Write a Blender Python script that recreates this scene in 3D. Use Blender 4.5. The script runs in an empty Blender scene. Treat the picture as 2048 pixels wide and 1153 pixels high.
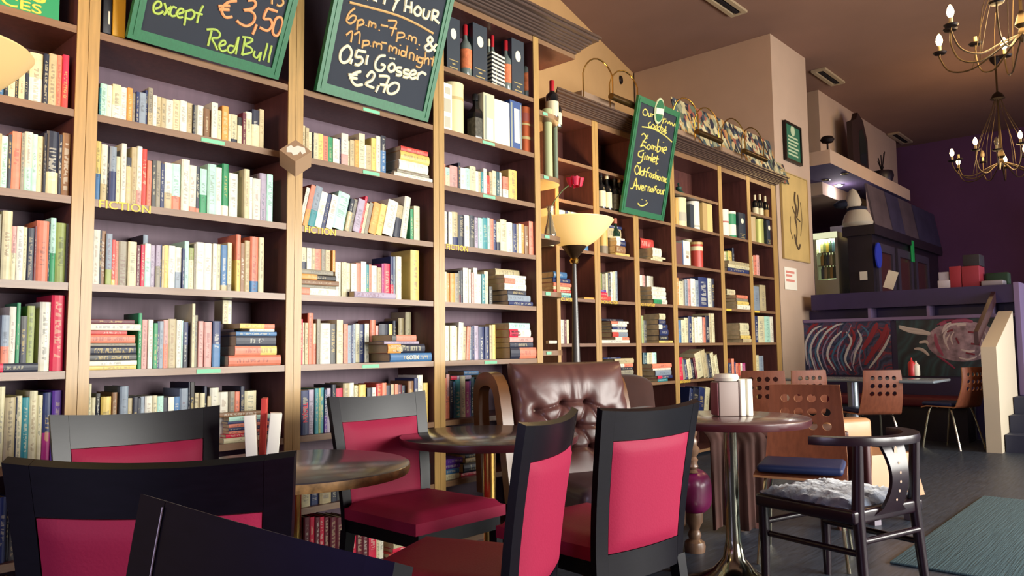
import bpy, bmesh, math, random
from math import sin, cos, pi, radians, sqrt, atan2
from mathutils import Vector, Matrix
random.seed(7)
scene = bpy.context.scene
COL = scene.collection

# ------------------------------------------------------------------ camera
F_PX, PITCH, YAW, ROLL = 1538.92, 0.0785394, 0.7306344, -0.011888
EYE = Vector((0.0, 0.0, 1.05))
_f = Vector((cos(PITCH)*cos(YAW), cos(PITCH)*sin(YAW), sin(PITCH)))
_r0 = Vector((sin(YAW), -cos(YAW), 0)); _u0 = _r0.cross(_f)
_r = cos(ROLL)*_r0 + sin(ROLL)*_u0
_u = -sin(ROLL)*_r0 + cos(ROLL)*_u0
cd = bpy.data.cameras.new('camera'); cam = bpy.data.objects.new('camera', cd); COL.objects.link(cam)
cd.sensor_width = 36.0; cd.lens = F_PX/2048*36.0; cd.clip_start = 0.05; cd.clip_end = 100
M = Matrix((_r, _u, -_f)).transposed().to_4x4(); M.translation = EYE
cam.matrix_world = M
scene.camera = cam

# ------------------------------------------------------------------ world, exposure, daylight
scene.view_settings.view_transform = 'Standard'; scene.view_settings.look = 'None'
scene.view_settings.exposure = 0.0; scene.view_settings.gamma = 1.0
scene.view_settings.use_curve_mapping = False
world = bpy.data.worlds.new('sky'); scene.world = world; world.use_nodes = True
bg = world.node_tree.nodes['Background']; bg.inputs['Color'].default_value = (0.26, 0.19, 0.75, 1); bg.inputs['Strength'].default_value = 0.6
try:
    scene.cycles.use_denoising = True
    scene.cycles.max_bounces = 7; scene.cycles.diffuse_bounces = 4; scene.cycles.caustics_reflective = False; scene.cycles.caustics_refractive = False
except Exception: pass

def area_light(name, loc, target, sx, sy, power, color, spread=180):
    d = bpy.data.lights.new(name, 'AREA'); d.shape = 'RECTANGLE'; d.size = sx; d.size_y = sy; d.energy = power; d.color = color
    d.spread = radians(spread)
    o = bpy.data.objects.new(name, d); COL.objects.link(o); o.location = loc
    o.rotation_euler = (Vector(target)-Vector(loc)).to_track_quat('-Z', 'Y').to_euler()
    return o
DAY = (1.0, 0.98, 0.90)
# daylight through three street windows behind the camera; an added fourth gives violet fill
WIN_FILL_X = (2.9, 5.7, 8.5, 14.0)
for wx, pw in zip(WIN_FILL_X, (205, 220, 185, 50)):
    area_light('window_daylight', (wx, -3.5, 1.62), (wx-1.8, 3.0, 1.5), 2.2, 2.1, pw, DAY if wx < 10 else (.78, .72, 1.0), 125)
# dusky blue fill light, added at an opening in the unseen left wall
area_light('doorway_dusk', (-3.5, 0.6, 1.6), (2.0, 1.2, 1.0), 2.0, 2.6, 85, (0.80, 0.74, 1.0))

def lamp_light(name, loc, power, color, radius=0.05):
    d = bpy.data.lights.new(name, 'POINT'); d.energy = power; d.color = color; d.shadow_soft_size = radius
    o = bpy.data.objects.new(name, d); COL.objects.link(o); o.location = loc; return o
WARM = (1.0, 0.66, 0.30)

# ------------------------------------------------------------------ picture-to-place helper (measuring only)
def ray(u, v): return _f*F_PX + _r*(u-1024) - _u*(v-576.5)
def onY(u, v, y): d = ray(u, v); return EYE + d*(y/d.y)
def onX(u, v, x): d = ray(u, v); return EYE + d*(x/d.x)
def onZ(u, v, z): d = ray(u, v); return EYE + d*((z-EYE.z)/d.z)
def onP(u, v, p, n): d = ray(u, v); return EYE + d*((p-EYE).dot(n)/d.dot(n))
def px(p):
    q = Vector(p)-EYE; z = q.dot(_f); return 1024+F_PX*q.dot(_r)/z, 576.5-F_PX*q.dot(_u)/z

# ------------------------------------------------------------------ materials
def lin(h):
    h = h.lstrip('#'); out = []
    for i in (0, 2, 4):
        c = int(h[i:i+2], 16)/255.0
        out.append(c/12.92 if c <= 0.04045 else ((c+0.055)/1.055)**2.4)
    return (out[0], out[1], out[2], 1.0)
MATS = {}
def mat(name, color, rough=0.5, metal=0.0, spec=0.5, emit=None, estr=0.0, noise=0.0, nscale=20.0, bump=0.0, stretch=None, alpha=None, trans=0.0, coat=0.0, sheen=0.0):
    if name in MATS: return MATS[name]
    m = bpy.data.materials.new(name); m.use_nodes = True; nt = m.node_tree; b = nt.nodes['Principled BSDF']
    c = lin(color) if isinstance(color, str) else color
    b.inputs['Base Color'].default_value = c; b.inputs['Roughness'].default_value = rough; b.inputs['Metallic'].default_value = metal
    b.inputs['Specular IOR Level'].default_value = spec
    if coat: b.inputs['Coat Weight'].default_value = coat; b.inputs['Coat Roughness'].default_value = 0.15
    if sheen: b.inputs['Sheen Weight'].default_value = sheen
    if trans: b.inputs['Transmission Weight'].default_value = trans
    if emit: b.inputs['Emission Color'].default_value = lin(emit); b.inputs['Emission Strength'].default_value = estr
    if noise or bump:
        tc = nt.nodes.new('ShaderNodeTexCoord'); mp = nt.nodes.new('ShaderNodeMapping'); nz = nt.nodes.new('ShaderNodeTexNoise')
        nt.links.new(tc.outputs['Object'], mp.inputs['Vector']); nt.links.new(mp.outputs['Vector'], nz.inputs['Vector'])
        if stretch: mp.inputs['Scale'].default_value = stretch
        nz.inputs['Scale'].default_value = nscale; nz.inputs['Detail'].default_value = 5
        if noise:
            mx = nt.nodes.new('ShaderNodeMix'); mx.data_type = 'RGBA'
            d = tuple(max(0, x*(1-noise)) for x in c[:3])+(1,); e = tuple(min(1, x*(1+noise)) for x in c[:3])+(1,)
            mx.inputs['A'].default_value = d; mx.inputs['B'].default_value = e
            rp = nt.nodes.new('ShaderNodeValToRGB'); rp.color_ramp.elements[0].position = .3; rp.color_ramp.elements[1].position = .7
            nt.links.new(nz.outputs['Fac'], rp.inputs['Fac']); nt.links.new(rp.outputs['Color'], mx.inputs['Factor']); nt.links.new(mx.outputs['Result'], b.inputs['Base Color'])
        if bump:
            bp = nt.nodes.new('ShaderNodeBump'); bp.inputs['Strength'].default_value = bump; bp.inputs['Distance'].default_value = .01
            nt.links.new(nz.outputs['Fac'], bp.inputs['Height']); nt.links.new(bp.outputs['Normal'], b.inputs['Normal'])
    MATS[name] = m; return m

def pane(name, gloss=.08):
    m = bpy.data.materials.new(name); m.use_nodes = True; nt = m.node_tree; nt.nodes.clear()
    o = nt.nodes.new('ShaderNodeOutputMaterial'); mx = nt.nodes.new('ShaderNodeMixShader'); a = nt.nodes.new('ShaderNodeBsdfTransparent'); b = nt.nodes.new('ShaderNodeBsdfGlossy')
    b.inputs['Roughness'].default_value = .05; mx.inputs[0].default_value = gloss
    nt.links.new(a.outputs[0], mx.inputs[1]); nt.links.new(b.outputs[0], mx.inputs[2]); nt.links.new(mx.outputs[0], o.inputs[0]); return m
# ------------------------------------------------------------------ mesh builder
class MB:
    def __init__(s): s.v = []; s.f = []; s.m = []; s.sm = []
    def add(s, vs, fs, mi=0, smooth=False, tf=None):
        n = len(s.v)
        for p in vs:
            p = Vector(p); s.v.append(tuple(tf @ p) if tf else tuple(p))
        for f in fs: s.f.append([i+n for i in f]); s.m.append(mi); s.sm.append(smooth)
        return s
    def box(s, a, b, mi=0, tf=None, faces=None):
        (x0, y0, z0), (x1, y1, z1) = a, b
        vs = [(x0,y0,z0),(x1,y0,z0),(x1,y1,z0),(x0,y1,z0),(x0,y0,z1),(x1,y0,z1),(x1,y1,z1),(x0,y1,z1)]
        fs = [(0,3,2,1),(4,5,6,7),(0,1,5,4),(1,2,6,5),(2,3,7,6),(3,0,4,7)]   # bottom top front right back left
        n = len(s.f); s.add(vs, fs, mi, False, tf)
        if faces:
            for k, mm in faces.items(): s.m[n+k] = mm
        return s
    def rbox(s, a, b, r=.01, mi=0, tf=None, seg=3):
        bm = bmesh.new(); bmesh.ops.create_cube(bm, size=1)
        for v in bm.verts: v.co = Vector([(a[i]+b[i])/2 + v.co[i]*(b[i]-a[i]) for i in range(3)])
        bmesh.ops.bevel(bm, geom=bm.edges[:], offset=min(r, .49*min(b[i]-a[i] for i in range(3))), segments=seg, affect='EDGES', profile=.5)
        bm.verts.index_update()
        s.add([v.co for v in bm.verts], [[v.index for v in f.verts] for f in bm.faces], mi, True, tf); bm.free(); return s
    def tube(s, pts, r, seg=8, mi=0, caps=True, tf=None, flat=None, closed=False):
        pts = [Vector(p) for p in pts]; n = len(pts); rs = r if isinstance(r, (list, tuple)) else [r]*n
        vs = []; fs = []; prev = None
        for i, p in enumerate(pts):
            if closed: t = pts[(i+1) % n]-pts[i-1]
            else: t = pts[min(i+1, n-1)]-pts[max(i-1, 0)]
            t = t.normalized() if t.length > 1e-9 else Vector((0,0,1))
            if prev is None:
                ref = flat if flat else (Vector((0,0,1)) if abs(t.z) < .9 else Vector((1,0,0)))
                a = (ref - t*ref.dot(t)).normalized()
            else:
                a = (prev - t*prev.dot(t)); a = a.normalized() if a.length > 1e-6 else prev
            prev = a; b = t.cross(a)
            for k in range(seg):
                an = 2*pi*k/seg; vs.append(p + a*(cos(an)*rs[i]) + b*(sin(an)*rs[i]))
        m = n if closed else n-1
        for i in range(m):
            for k in range(seg):
                j = (i+1) % n
                fs.append((i*seg+k, i*seg+(k+1)%seg, j*seg+(k+1)%seg, j*seg+k))
        if caps and not closed: fs.append(tuple(range(seg))[::-1]); fs.append(tuple((n-1)*seg+k for k in range(seg)))
        return s.add(vs, fs, mi, True, tf)
    def lathe(s, prof, seg=24, mi=0, tf=None, c=(0,0), smooth=True, capb=False, capt=False):
        vs = []; fs = []
        for r, z in prof:
            for k in range(seg): a = 2*pi*k/seg; vs.append((c[0]+r*cos(a), c[1]+r*sin(a), z))
        for i in range(len(prof)-1):
            for k in range(seg): fs.append((i*seg+k, i*seg+(k+1)%seg, (i+1)*seg+(k+1)%seg, (i+1)*seg+k))
        if capb: fs.append(tuple(range(seg))[::-1])
        if capt: fs.append(tuple((len(prof)-1)*seg+k for k in range(seg)))
        return s.add(vs, fs, mi, smooth, tf)
    def grid(s, fn, nu, nv, thick=None, mi=0, tf=None, smooth=True):
        """fn(i/nu, j/nv) -> point ; with thick fn2 closes a slab"""
        vs = [fn(i/nu, j/nv) for j in range(nv+1) for i in range(nu+1)]; w = nu+1
        fs = [(j*w+i, j*w+i+1, (j+1)*w+i+1, (j+1)*w+i) for j in range(nv) for i in range(nu)]
        if thick:
            n = len(vs); vs += [thick(i/nu, j/nv) for j in range(nv+1) for i in range(nu+1)]
            fs += [tuple(n+k for k in f[::-1]) for f in fs]
            for i in range(nu): fs.append((i+1, i, n+i, n+i+1)); a = nv*w+i; fs.append((a, a+1, n+a+1, n+a))
            for j in range(nv): a = j*w; fs.append((a, a+w, n+a+w, n+a)); a = j*w+nu; fs.append((a+w, a, n+a, n+a+w))
        return s.add(vs, fs, mi, smooth, tf)
    def prism(s, poly, d, mi=0, tf=None, smooth=False):
        """poly: list of 3D points (planar); d: extrusion vector"""
        n = len(poly); d = Vector(d); vs = [Vector(p) for p in poly]+[Vector(p)+d for p in poly]
        fs = [tuple(range(n))[::-1], tuple(range(n, 2*n))]+[(i, (i+1)%n, n+(i+1)%n, n+i) for i in range(n)]
        return s.add(vs, fs, mi, smooth, tf)
    def build(s, name, mats, parent=None, loc=None, rot=None, attr=None):
        me = bpy.data.meshes.new(name); me.from_pydata(s.v, [], s.f)
        for m in (mats if isinstance(mats, (list, tuple)) else [mats]): me.materials.append(m)
        me.polygons.foreach_set('material_index', s.m); me.polygons.foreach_set('use_smooth', s.sm)
        bm = bmesh.new(); bm.from_mesh(me); bmesh.ops.recalc_face_normals(bm, faces=bm.faces[:]); bm.to_mesh(me); bm.free()
        try: me.set_sharp_from_angle(angle=radians(40))
        except Exception: pass
        me.update()
        o = bpy.data.objects.new(name, me); COL.objects.link(o)
        if parent: o.parent = parent
        if loc is not None: o.location = loc
        if rot is not None: o.rotation_euler = rot
        return o

def tag(o, label, cat, group=None, kind=None):
    o['label'] = label; o['category'] = cat
    if group: o['group'] = group
    if kind: o['kind'] = kind
    return o
def thing(name, label, cat, loc=(0,0,0), rz=0.0, group=None, scale=1.0):
    o = bpy.data.objects.new(name, None); COL.objects.link(o); o.location = loc; o.rotation_euler = (0, 0, rz); o.empty_display_size = .1
    if scale != 1.0: o.scale = (scale,)*3
    return tag(o, label, cat, group)
def struct(o): o['kind'] = 'structure'; return o
def dup(root, loc, rz, label, scale=1.0, group=None):
    def rec(o, par):
        c = o.copy(); COL.objects.link(c); c.parent = par
        for k in [x for x in o.children]: rec(k, c)
        return c
    r = rec(root, None); r.location = loc; r.rotation_euler = (0, 0, rz); r.scale = (scale,)*3; r['label'] = label
    if group: r['group'] = group
    return r
def text(name, s, size, m, parent, loc, rot=(pi/2, 0, 0), depth=.0012, width=None, align='LEFT'):
    cu = bpy.data.curves.new(name, 'FONT'); cu.body = s; cu.size = size; cu.extrude = depth; cu.align_x = align; cu.offset = size*.012; cu.resolution_u = 3
    tmp = bpy.data.objects.new(name, cu); COL.objects.link(tmp); bpy.context.view_layer.update()
    me = bpy.data.meshes.new_from_object(tmp.evaluated_get(bpy.context.evaluated_depsgraph_get())); me.name = name
    bpy.data.objects.remove(tmp, do_unlink=True); me.materials.clear(); me.materials.append(m)
    if width:
        xs_ = [v.co.x for v in me.vertices]; k = width/max(1e-6, max(xs_)-min(xs_))
        for v in me.vertices: v.co.x *= k
    o = bpy.data.objects.new(name, me); COL.objects.link(o)
    if parent: o.parent = parent
    o.location = loc; o.rotation_euler = rot
    return o
def smoothpts(pts, n=4):
    if len(pts) < 3: return [Vector(p) for p in pts]
    P = [Vector(p) for p in pts]; out = []; closed = (P[0]-P[-1]).length < 1e-6
    for i in range(len(P)-1):
        p0 = P[i-1] if i > 0 else (P[-2] if closed else P[0]); p1 = P[i]; p2 = P[i+1]; p3 = P[i+2] if i+2 < len(P) else (P[1] if closed else P[-1])
        for k in range(n):
            t = k/n
            out.append(.5*((2*p1)+(p2-p0)*t+(2*p0-5*p1+4*p2-p3)*t*t+(3*p1-p0-3*p2+p3)*t**3))
    out.append(P[-1]); return out

# ------------------------------------------------------------------ shared materials
W_IN = mat('wood_dark', '#5a342f', .42, noise=.22, nscale=6, stretch=(8, 8, .8), coat=.15)
W_EDGE = mat('wood_edge', '#aa864c', .45, noise=.14, nscale=9, stretch=(10, 10, .7), coat=.2)
W_SHELF = mat('wood_shelf_edge', '#7e5e42', .42, noise=.12, nscale=9, stretch=(.7, 10, 10), coat=.2)
W_CORN = mat('wood_cornice', '#48362e', .38, noise=.2, nscale=9, stretch=(.7, 10, 10), coat=.2)
BLACKWOOD = mat('black_stained_wood', '#0d0a12', .30, spec=.26, noise=.2, nscale=10, stretch=(2, 12, 12))
REDVINYL = mat('red_vinyl', '#962342', .55, spec=.13, bump=.08, nscale=160)
CHROME = mat('brushed_chrome', '#c9c2a8', .18, metal=1.0)
BRASS = mat('brass', '#c9a45a', .22, metal=1.0)
IRON = mat('dark_iron', '#241c1c', .45, metal=.6)
WHITE = mat('white_paint', '#efe9d8', .5)
CARD = mat('white_card', '#f2eedd', .6)
# ------------------------------------------------------------------ room shell
D1, D2, DP, ZC = 2.959, 3.675, 3.77, 4.905
PLASTER = mat('cream_plaster', '#c4aa94', .85, noise=.04, nscale=2.5)
PLASTER_W = mat('ochre_plaster', '#c9a06c', .85, noise=.05, nscale=2.5)
CEILM = mat('mauve_ceiling', '#8c6c5e', .9, noise=.05, nscale=2)
PURPLE = mat('purple_paint', '#4a3574', .6, noise=.08, nscale=6)
DARKWALL = mat('plum_wall', '#6a4676', .85, noise=.06, nscale=2)
def floor_mat():
    m = mat('dark_plank_floor', '#343c49', .45, noise=.5, nscale=5, stretch=(1.2, 14, 1)); nt = m.node_tree
    b = nt.nodes['Principled BSDF']
    tc = nt.nodes.new('ShaderNodeTexCoord'); br = nt.nodes.new('ShaderNodeTexBrick'); nt.links.new(tc.outputs['Object'], br.inputs['Vector'])
    br.inputs['Scale'].default_value = 1.0; br.inputs['Brick Width'].default_value = 1.4; br.inputs['Row Height'].default_value = .14; br.inputs['Mortar Size'].default_value = .004
    bp = nt.nodes.new('ShaderNodeBump'); bp.inputs['Strength'].default_value = .4; bp.inputs['Distance'].default_value = .004; bp.invert = True
    nt.links.new(br.outputs['Fac'], bp.inputs['Height']); nt.links.new(bp.outputs['Normal'], b.inputs['Normal'])
    return m
struct(MB().box((-3.2, -3.2, -.1), (17.5, 7.5, 0)).build('floor', floor_mat()))
struct(MB().box((-3.2, -3.2, ZC), (17.5, 7.5, ZC+.1)).build('ceiling', CEILM))
# street wall behind the camera: three tall window openings, plus one added for fill
wf = MB(); xs = [-3.2]
for wx in WIN_FILL_X: xs += [wx-1.1, wx+1.1]
xs += [17.5]
for i in range(0, len(xs), 2): wf.box((xs[i], -3.35, 0), (xs[i+1], -3.2, ZC))
for wx in WIN_FILL_X: wf.box((wx-1.1, -3.35, 0), (wx+1.1, -3.2, .5)); wf.box((wx-1.1, -3.35, 2.75), (wx+1.1, -3.2, ZC))
struct(wf.build('wall_front', PLASTER))
for i, wx in enumerate(WIN_FILL_X):  # last frame belongs to the added fill window
    w = MB()
    for a, b in (((wx-1.1, .5), (wx-1.03, 2.75)), ((wx+1.03, .5), (wx+1.1, 2.75)), ((wx-.03, .5), (wx+.03, 2.75)), ((wx-1.1, .5), (wx+1.1, .58)), ((wx-1.1, 2.67), (wx+1.1, 2.75))):
        w.box((a[0], -3.31, a[1]), (b[0], -3.23, b[1]))
    struct(w.build('window_%d' % (i+1), WHITE))
struct(MB().box((-3.35, -3.2, 0), (-3.2, -.5, ZC)).box((-3.35, 1.7, 0), (-3.2, 7.5, ZC)).box((-3.35, -.5, 3.0), (-3.2, 1.7, ZC)).build('wall_left', PLASTER))
# wall behind the tall shelves, then angled back into the recess above the lower shelves
RX = 2.4014*DP; RY = RX/1.5705
a = Vector((6.75, RY-.62, 0)); b = Vector((RX, RY, 0)); dv = (b-a).normalized(); a2 = b - dv*7.0
nrm = Vector((-dv.y, dv.x, 0))*.12
struct(MB().prism([a2, b, b+nrm, a2+nrm], (0, 0, ZC)).build('wall_back', PLASTER_W))
# the pier that closes the recess: mauve flank and bright front
pr = MB(); PXR = 2.70*DP
pr.box((RX, DP, 0), (PXR, RY+.1, ZC)); struct(pr.build('wall_pier', PLASTER))
# block above the bar with its overhanging slab
BX, BY = 11.6, 4.12
struct(MB().box((BX, BY, 3.3), (15.55, 5.6, ZC)).build('wall_bar', PLASTER))
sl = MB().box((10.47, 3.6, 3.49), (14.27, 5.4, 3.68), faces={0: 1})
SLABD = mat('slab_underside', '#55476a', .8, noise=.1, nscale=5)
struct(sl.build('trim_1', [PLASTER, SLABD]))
for i, (u, v) in enumerate([(1652, 360), (1690, 347), (1712, 382), (1742, 395), (1628, 385), (1700, 396)]):
    p = onZ(u, v, 3.488); s = thing('recessed_spot', ['unlit recessed spot nearest the pier under the bar slab', 'small recessed spot near the front corner of the bar slab', 'recessed spot right of the lit one under the slab', 'recessed spot nearest the far end of the bar slab', 'recessed spot beside the pier, deep under the slab', 'recessed spot in the middle of the slab underside'][i], 'spotlight', p, group='spots under the bar slab')
    MB().lathe([(.05, 0), (.06, -.006), (.045, -.012)], 16).build('rim', CHROME, s)
    MB().lathe([(.0, -.004), (.045, -.004)], 16).build('lens', mat('spot_dim', '#2a2433', .3), s)
p = onZ(1678, 370, 3.488); s = thing('recessed_spot', 'glaring lit recessed spot under the bar slab', 'spotlight', p, group='spots under the bar slab')
MB().lathe([(.07, 0), (.08, -.008), (.06, -.016)], 16).build('rim', CHROME, s)
MB().lathe([(.0, -.03), (.04, -.025), (.06, -.008)], 16).build('lens', mat('spot_lit', '#ffffff', .3, emit='#fff4ff', estr=14), s)
lamp_light('bar_spot', p-Vector((0, 0, .12)), 6, (1, .9, .95), .04)
struct(MB().box((16.2, -3.2, 0), (16.35, 7.5, ZC)).build('wall_right', DARKWALL))
struct(MB().box((RX, 5.75, 0), (16.2, 5.9, ZC)).build('wall_bar_back', DARKWALL))
struct(MB().box((15.9, .95, 0), (16.2, 1.75, 3.3)).build('door_1', mat('grey_door', '#8d8296', .7)))
# ceiling vents
VENT = mat('vent_frame', '#b3a184', .6); VDK = mat('vent_slot', '#17131a', .8)
def vent(x, y, lx, ly, label):
    t = thing('ceiling_vent', label, 'vent', (x, y, ZC-.001), 0, 'ceiling vents')
    f = MB()
    f.box((-lx/2, -ly/2, -.03), (lx/2, -ly/2+.05, 0)); f.box((-lx/2, ly/2-.05, -.03), (lx/2, ly/2, 0)); f.box((-lx/2, -ly/2+.05, -.03), (-lx/2+.05, ly/2-.05, 0)); f.box((lx/2-.05, -ly/2+.05, -.03), (lx/2, ly/2-.05, 0))
    f.build('frame', VENT, t)
    MB().box((-lx/2+.05, -ly/2+.05, -.008), (lx/2-.05, ly/2-.05, 0)).build('backing', VDK, t)
    g = MB()
    for k in range(3): yy = -ly/2+.08+(ly-.16)*(k+.5)/3; g.box((-lx/2+.05, yy-.008, -.024), (lx/2-.05, yy+.008, -.01))
    g.build('slat', VDK, t)
vent(7.85, 3.78, .75, .2, 'ceiling vent above the lower shelves, cut off by the frame top')
vent(11.1, 3.79, .8, .2, 'ceiling vent just right of the pier top')
vent(15.4, 4.0, .9, .2, 'far dim ceiling vent right of the bar wall')
# small black speaker disc on the recess wall
q = a2 + dv*((onP(1241, 160, b, nrm.normalized())-a2).dot(dv)); q.z = onP(1241, 160, b, nrm.normalized()).z
s = MB().lathe([(0, .02), (.05, .02), (.06, 0)], 20, tf=Matrix.Translation(q) @ Matrix.Rotation(atan2(dv.y, dv.x), 4, 'Z') @ Matrix.Rotation(radians(90), 4, 'X')).build('wall_plug', IRON)
tag(s, 'small black round fitting on the ochre recess wall', 'fitting')

# ------------------------------------------------------------------ pier wall things
def flat_panel(name, label, cat, u0, v0, u1, v1, y, th, fm, im, fr=.03):
    p = onY(u0, (v0+v1)/2, y); q = onY(u1, (v0+v1)/2, y); um = (u0+u1)/2
    zt = onY(um, v0, y).z; zb = onY(um, v1, y).z
    t = thing(name, label, cat, (p.x, y, zb)); w = q.x-p.x; h = zt-zb
    f = MB(); f.box((0, -th, 0), (w, 0, fr)); f.box((0, -th, h-fr), (w, 0, h)); f.box((0, -th, fr), (fr, 0, h-fr)); f.box((w-fr, -th, fr), (w, 0, h-fr))
    f.build('frame', fm, t); MB().box((fr, -th*.6, fr), (w-fr, -.001, h-fr)).build('sheet', im, t)
    return t, w, h
MENUG = mat('green_menu_board', '#1d6a50', .6)
t, w, h = flat_panel('menu_board', 'small dark framed green menu board high on the pier', 'menu board', 1566, 250, 1598, 326, DP-.005, .04, IRON, MENUG)
CHALKP = mat('pale_chalk', '#bcd0a8', .8); sm = MB()
for k in range(6): sm.box((.1, -.028, h*(.62-.09*k)), (w-.08-random.random()*.1, -.0235, h*(.62-.09*k)+.022))
sm.lathe([(0, 0), (.07, 0)], 16, tf=Matrix.Translation((w/2, -.027, h*.82)) @ Matrix.Rotation(pi/2, 4, 'X'))
sm.build('lettering', CHALKP, t)
PARCH = mat('ochre_parchment', '#c9ab6a', .5, noise=.12, nscale=3)
t, w, h = flat_panel('framed_drawing', 'tall ochre ink drawing under glass on the pier', 'picture', 1562, 352, 1614, 522, DP-.005, .025, mat('thin_frame', '#b59a62', .5), PARCH, .012)
INK = mat('ink', '#57452f', .8); dr = MB()
for pts, rr in (([(.50, .80), (.47, .70), (.52, .60), (.47, .50), (.50, .44)], .022), ([(.60, .78), (.62, .66), (.55, .52)], .014), ([(.38, .62), (.46, .55), (.55, .50), (.66, .47)], .012), ([(.50, .44), (.52, .34), (.48, .22), (.52, .15)], .014), ([(.42, .3), (.47, .2), (.56, .14), (.62, .2)], .02), ([(.3, .5), (.28, .35), (.36, .24)], .006), ([(.7, .7), (.74, .5), (.66, .3)], .006)):
    dr.tube(smoothpts([(a_*w, -.018, b_*h) for a_, b_ in pts]), rr*.6, 6)
dr.build('ink_figure', INK, t)
t, w, h = flat_panel('paper_notice', 'white paper notice taped below the ink drawing', 'notice', 1569, 536, 1593, 580, DP-.004, .004, CARD, CARD, .01)
n = MB()
for k, (a_, b_) in enumerate(((.74, .8), (.58, .62), (.36, .4))): n.box((w*.12, -.0065, h*a_), (w*(.8 if k != 1 else .6), -.003, h*(a_+.1)))
n.build('print', mat('faded_red_print', '#d98a7a', .7), t)
# ------------------------------------------------------------------ tall bookcase run (four units)
Z1 = [.055, .366, .679, .990, 1.300, 1.609, 1.924, 2.233]; ZT1 = 2.968; UT = .037; DEP1 = .30
SEAM = [.141, 1.006, 1.869, 2.735, 3.575]           # unit boundaries along the run
BACKM = mat('mauve_back_panel', '#604a58', .6, noise=.1, nscale=5, stretch=(8, 8, .8))  # violet ambient cast on the wood back, put into its colour
MINT = mat('mint_shelf_label', '#79c39a', .6); YELLOW = mat('yellow_sign_letters', '#e0bd45', .55)
UNITLAB = ['tall dark bookcase unit at the far left, behind the yellow lamp shade', 'tall bookcase unit under the wide 3,50 chalkboard', 'tall bookcase unit under the happy hour chalkboard', 'tall bookcase unit with boxed spirits on its top shelves, end of the tall run']
units = []
for k in range(4):
    x0, x1 = SEAM[k]+.001, SEAM[k+1]-.001; w = x1-x0; e = UT if k < 3 else .05
    t = thing('bookcase', UNITLAB[k], 'bookcase', (x0, D1, 0), 0, 'tall bookcase units'); units.append((t, x0, x1))
    for a, b in ((0, UT), (w-e, w)):
        MB().box((a, .006, 0), (b, DEP1, ZT1)).box((a, 0, 0), (b, .006, ZT1), 1).build('upright', [W_IN, W_EDGE], t)
    zs = list(Z1) + ([2.577] if k == 3 else [])
    for z in zs:
        MB().box((UT, .008, z-.027), (w-e, DEP1-.01, z)).box((UT, .004, z-.027), (w-e, .008, z), 1).build('shelf', [W_IN, W_SHELF], t)
    MB().box((UT, .004, ZT1-.035), (w-e, DEP1-.01, ZT1), 0, faces={2: 1}).build('top_board', [W_IN, W_SHELF], t)
    MB().box((UT, DEP1-.01, 0), (w-e, DEP1, ZT1)).build('back_panel', BACKM, t)
    MB().box((UT, .02, 0), (w-e, .035, .028)).build('plinth', W_IN, t)
    for i, z in enumerate(zs):
        if (k, i) in ((1, 6), (1, 3), (2, 7), (2, 6), (2, 3), (2, 2), (3, 7), (3, 6), (3, 3)):
            xx = {1: .50, 2: .43, 3: .40}[k]*w
            MB().box((xx, .002, z-.024), (xx+.10, .004, z-.008)).build('shelf_label', MINT, t)
    if k in (1, 2, 3):
        wd = {1: .185, 2: .165, 3: .16}[k]
        text('shelf_sign', 'FICTION', .042, YELLOW, t, (UT+.012, .003, Z1[5]-.029), width=wd)
# quarter round end shelves on the end of the tall run
EX = SEAM[4]
t = thing('corner_shelf_unit', 'rounded end shelf unit fixed to the right end of the tall bookcases', 'shelf unit', (EX, D1, 0))
def endboard(z, th=.03, rx=.292, ry=.285):
    prof = [(0, 0)] + [(rx*.45 + (rx*.55)*sin(a), ry*.55 - ry*.55*cos(a)) for a in [pi/2*i/8 for i in range(9)]] + [(rx, ry), (0, ry)]
    m = MB(); m.prism([(a, b, z-th) for a, b in prof], (0, 0, th)); return m
for z in (2.515, 2.115, 1.745, 1.395, 1.035, .68, .34):
    endboard(z).build('shelf', W_SHELF, t)
    MB().box((.03, -.004, z-.024), (.075, .001, z-.006)).build('shelf_label', MINT, t)
MB().box((0, .285, 0), (.28, .298, ZT1-.04)).build('back_panel', W_IN, t)
# cornice of the tall run: stepped moulding returned round the end
def cornice(name, label, x0, x1, yf, dep, z0, left_ret, right_ret, H):
    prof = [(0, 0), (0, .035), (-.02, .04), (-.02, .075), (-.032, .08), (-.032, .105), (-.045, .11), (-.045, .135), (-.058, .14), (-.058, .17), (-.075, .175), (-.075, .215), (-.105, .222), (-.105, .265), (-.12, .27), (-.12, .305), (0, .305)]; prof = [(a, b*H/.305) for a, b in prof]
    t = thing(name, label, 'cornice', (0, 0, 0)); m = MB()
    n = len(prof); vs = []
    for o_, z in prof: vs.append((x0+(o_ if left_ret else 0), yf+o_, z0+z)); 
    for o_, z in prof: vs.append((x1-(o_ if right_ret else 0), yf+o_, z0+z))
    for o_, z in prof: vs.append((x1-(o_ if right_ret else 0), yf+dep, z0+z))
    fs = [(i, i+1, n+i+1, n+i) for i in range(n-1)] + [(n+i, n+i+1, 2*n+i+1, 2*n+i) for i in range(n-1)]
    m.add(vs, fs); m.add([(x0, yf-.0, z0), (x1, yf, z0), (x1, yf+dep, z0), (x0, yf+dep, z0)], [(0, 1, 2, 3)])
    m.add([(x0, yf-.118, z0+H-.001), (x1+(.118 if right_ret else 0), yf-.118, z0+H-.001), (x1+(.118 if right_ret else 0), yf+dep, z0+H-.001), (x0, yf+dep, z0+H-.001)], [(0, 1, 2, 3)])
    m.build('moulding', W_CORN, t); return t
cornice('bookcase_cornice', 'heavy stepped wooden cornice on top of the tall bookcases', SEAM[0]-.8, EX+.375, D1-.012, .32, ZT1+.001, False, True, .118)
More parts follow.
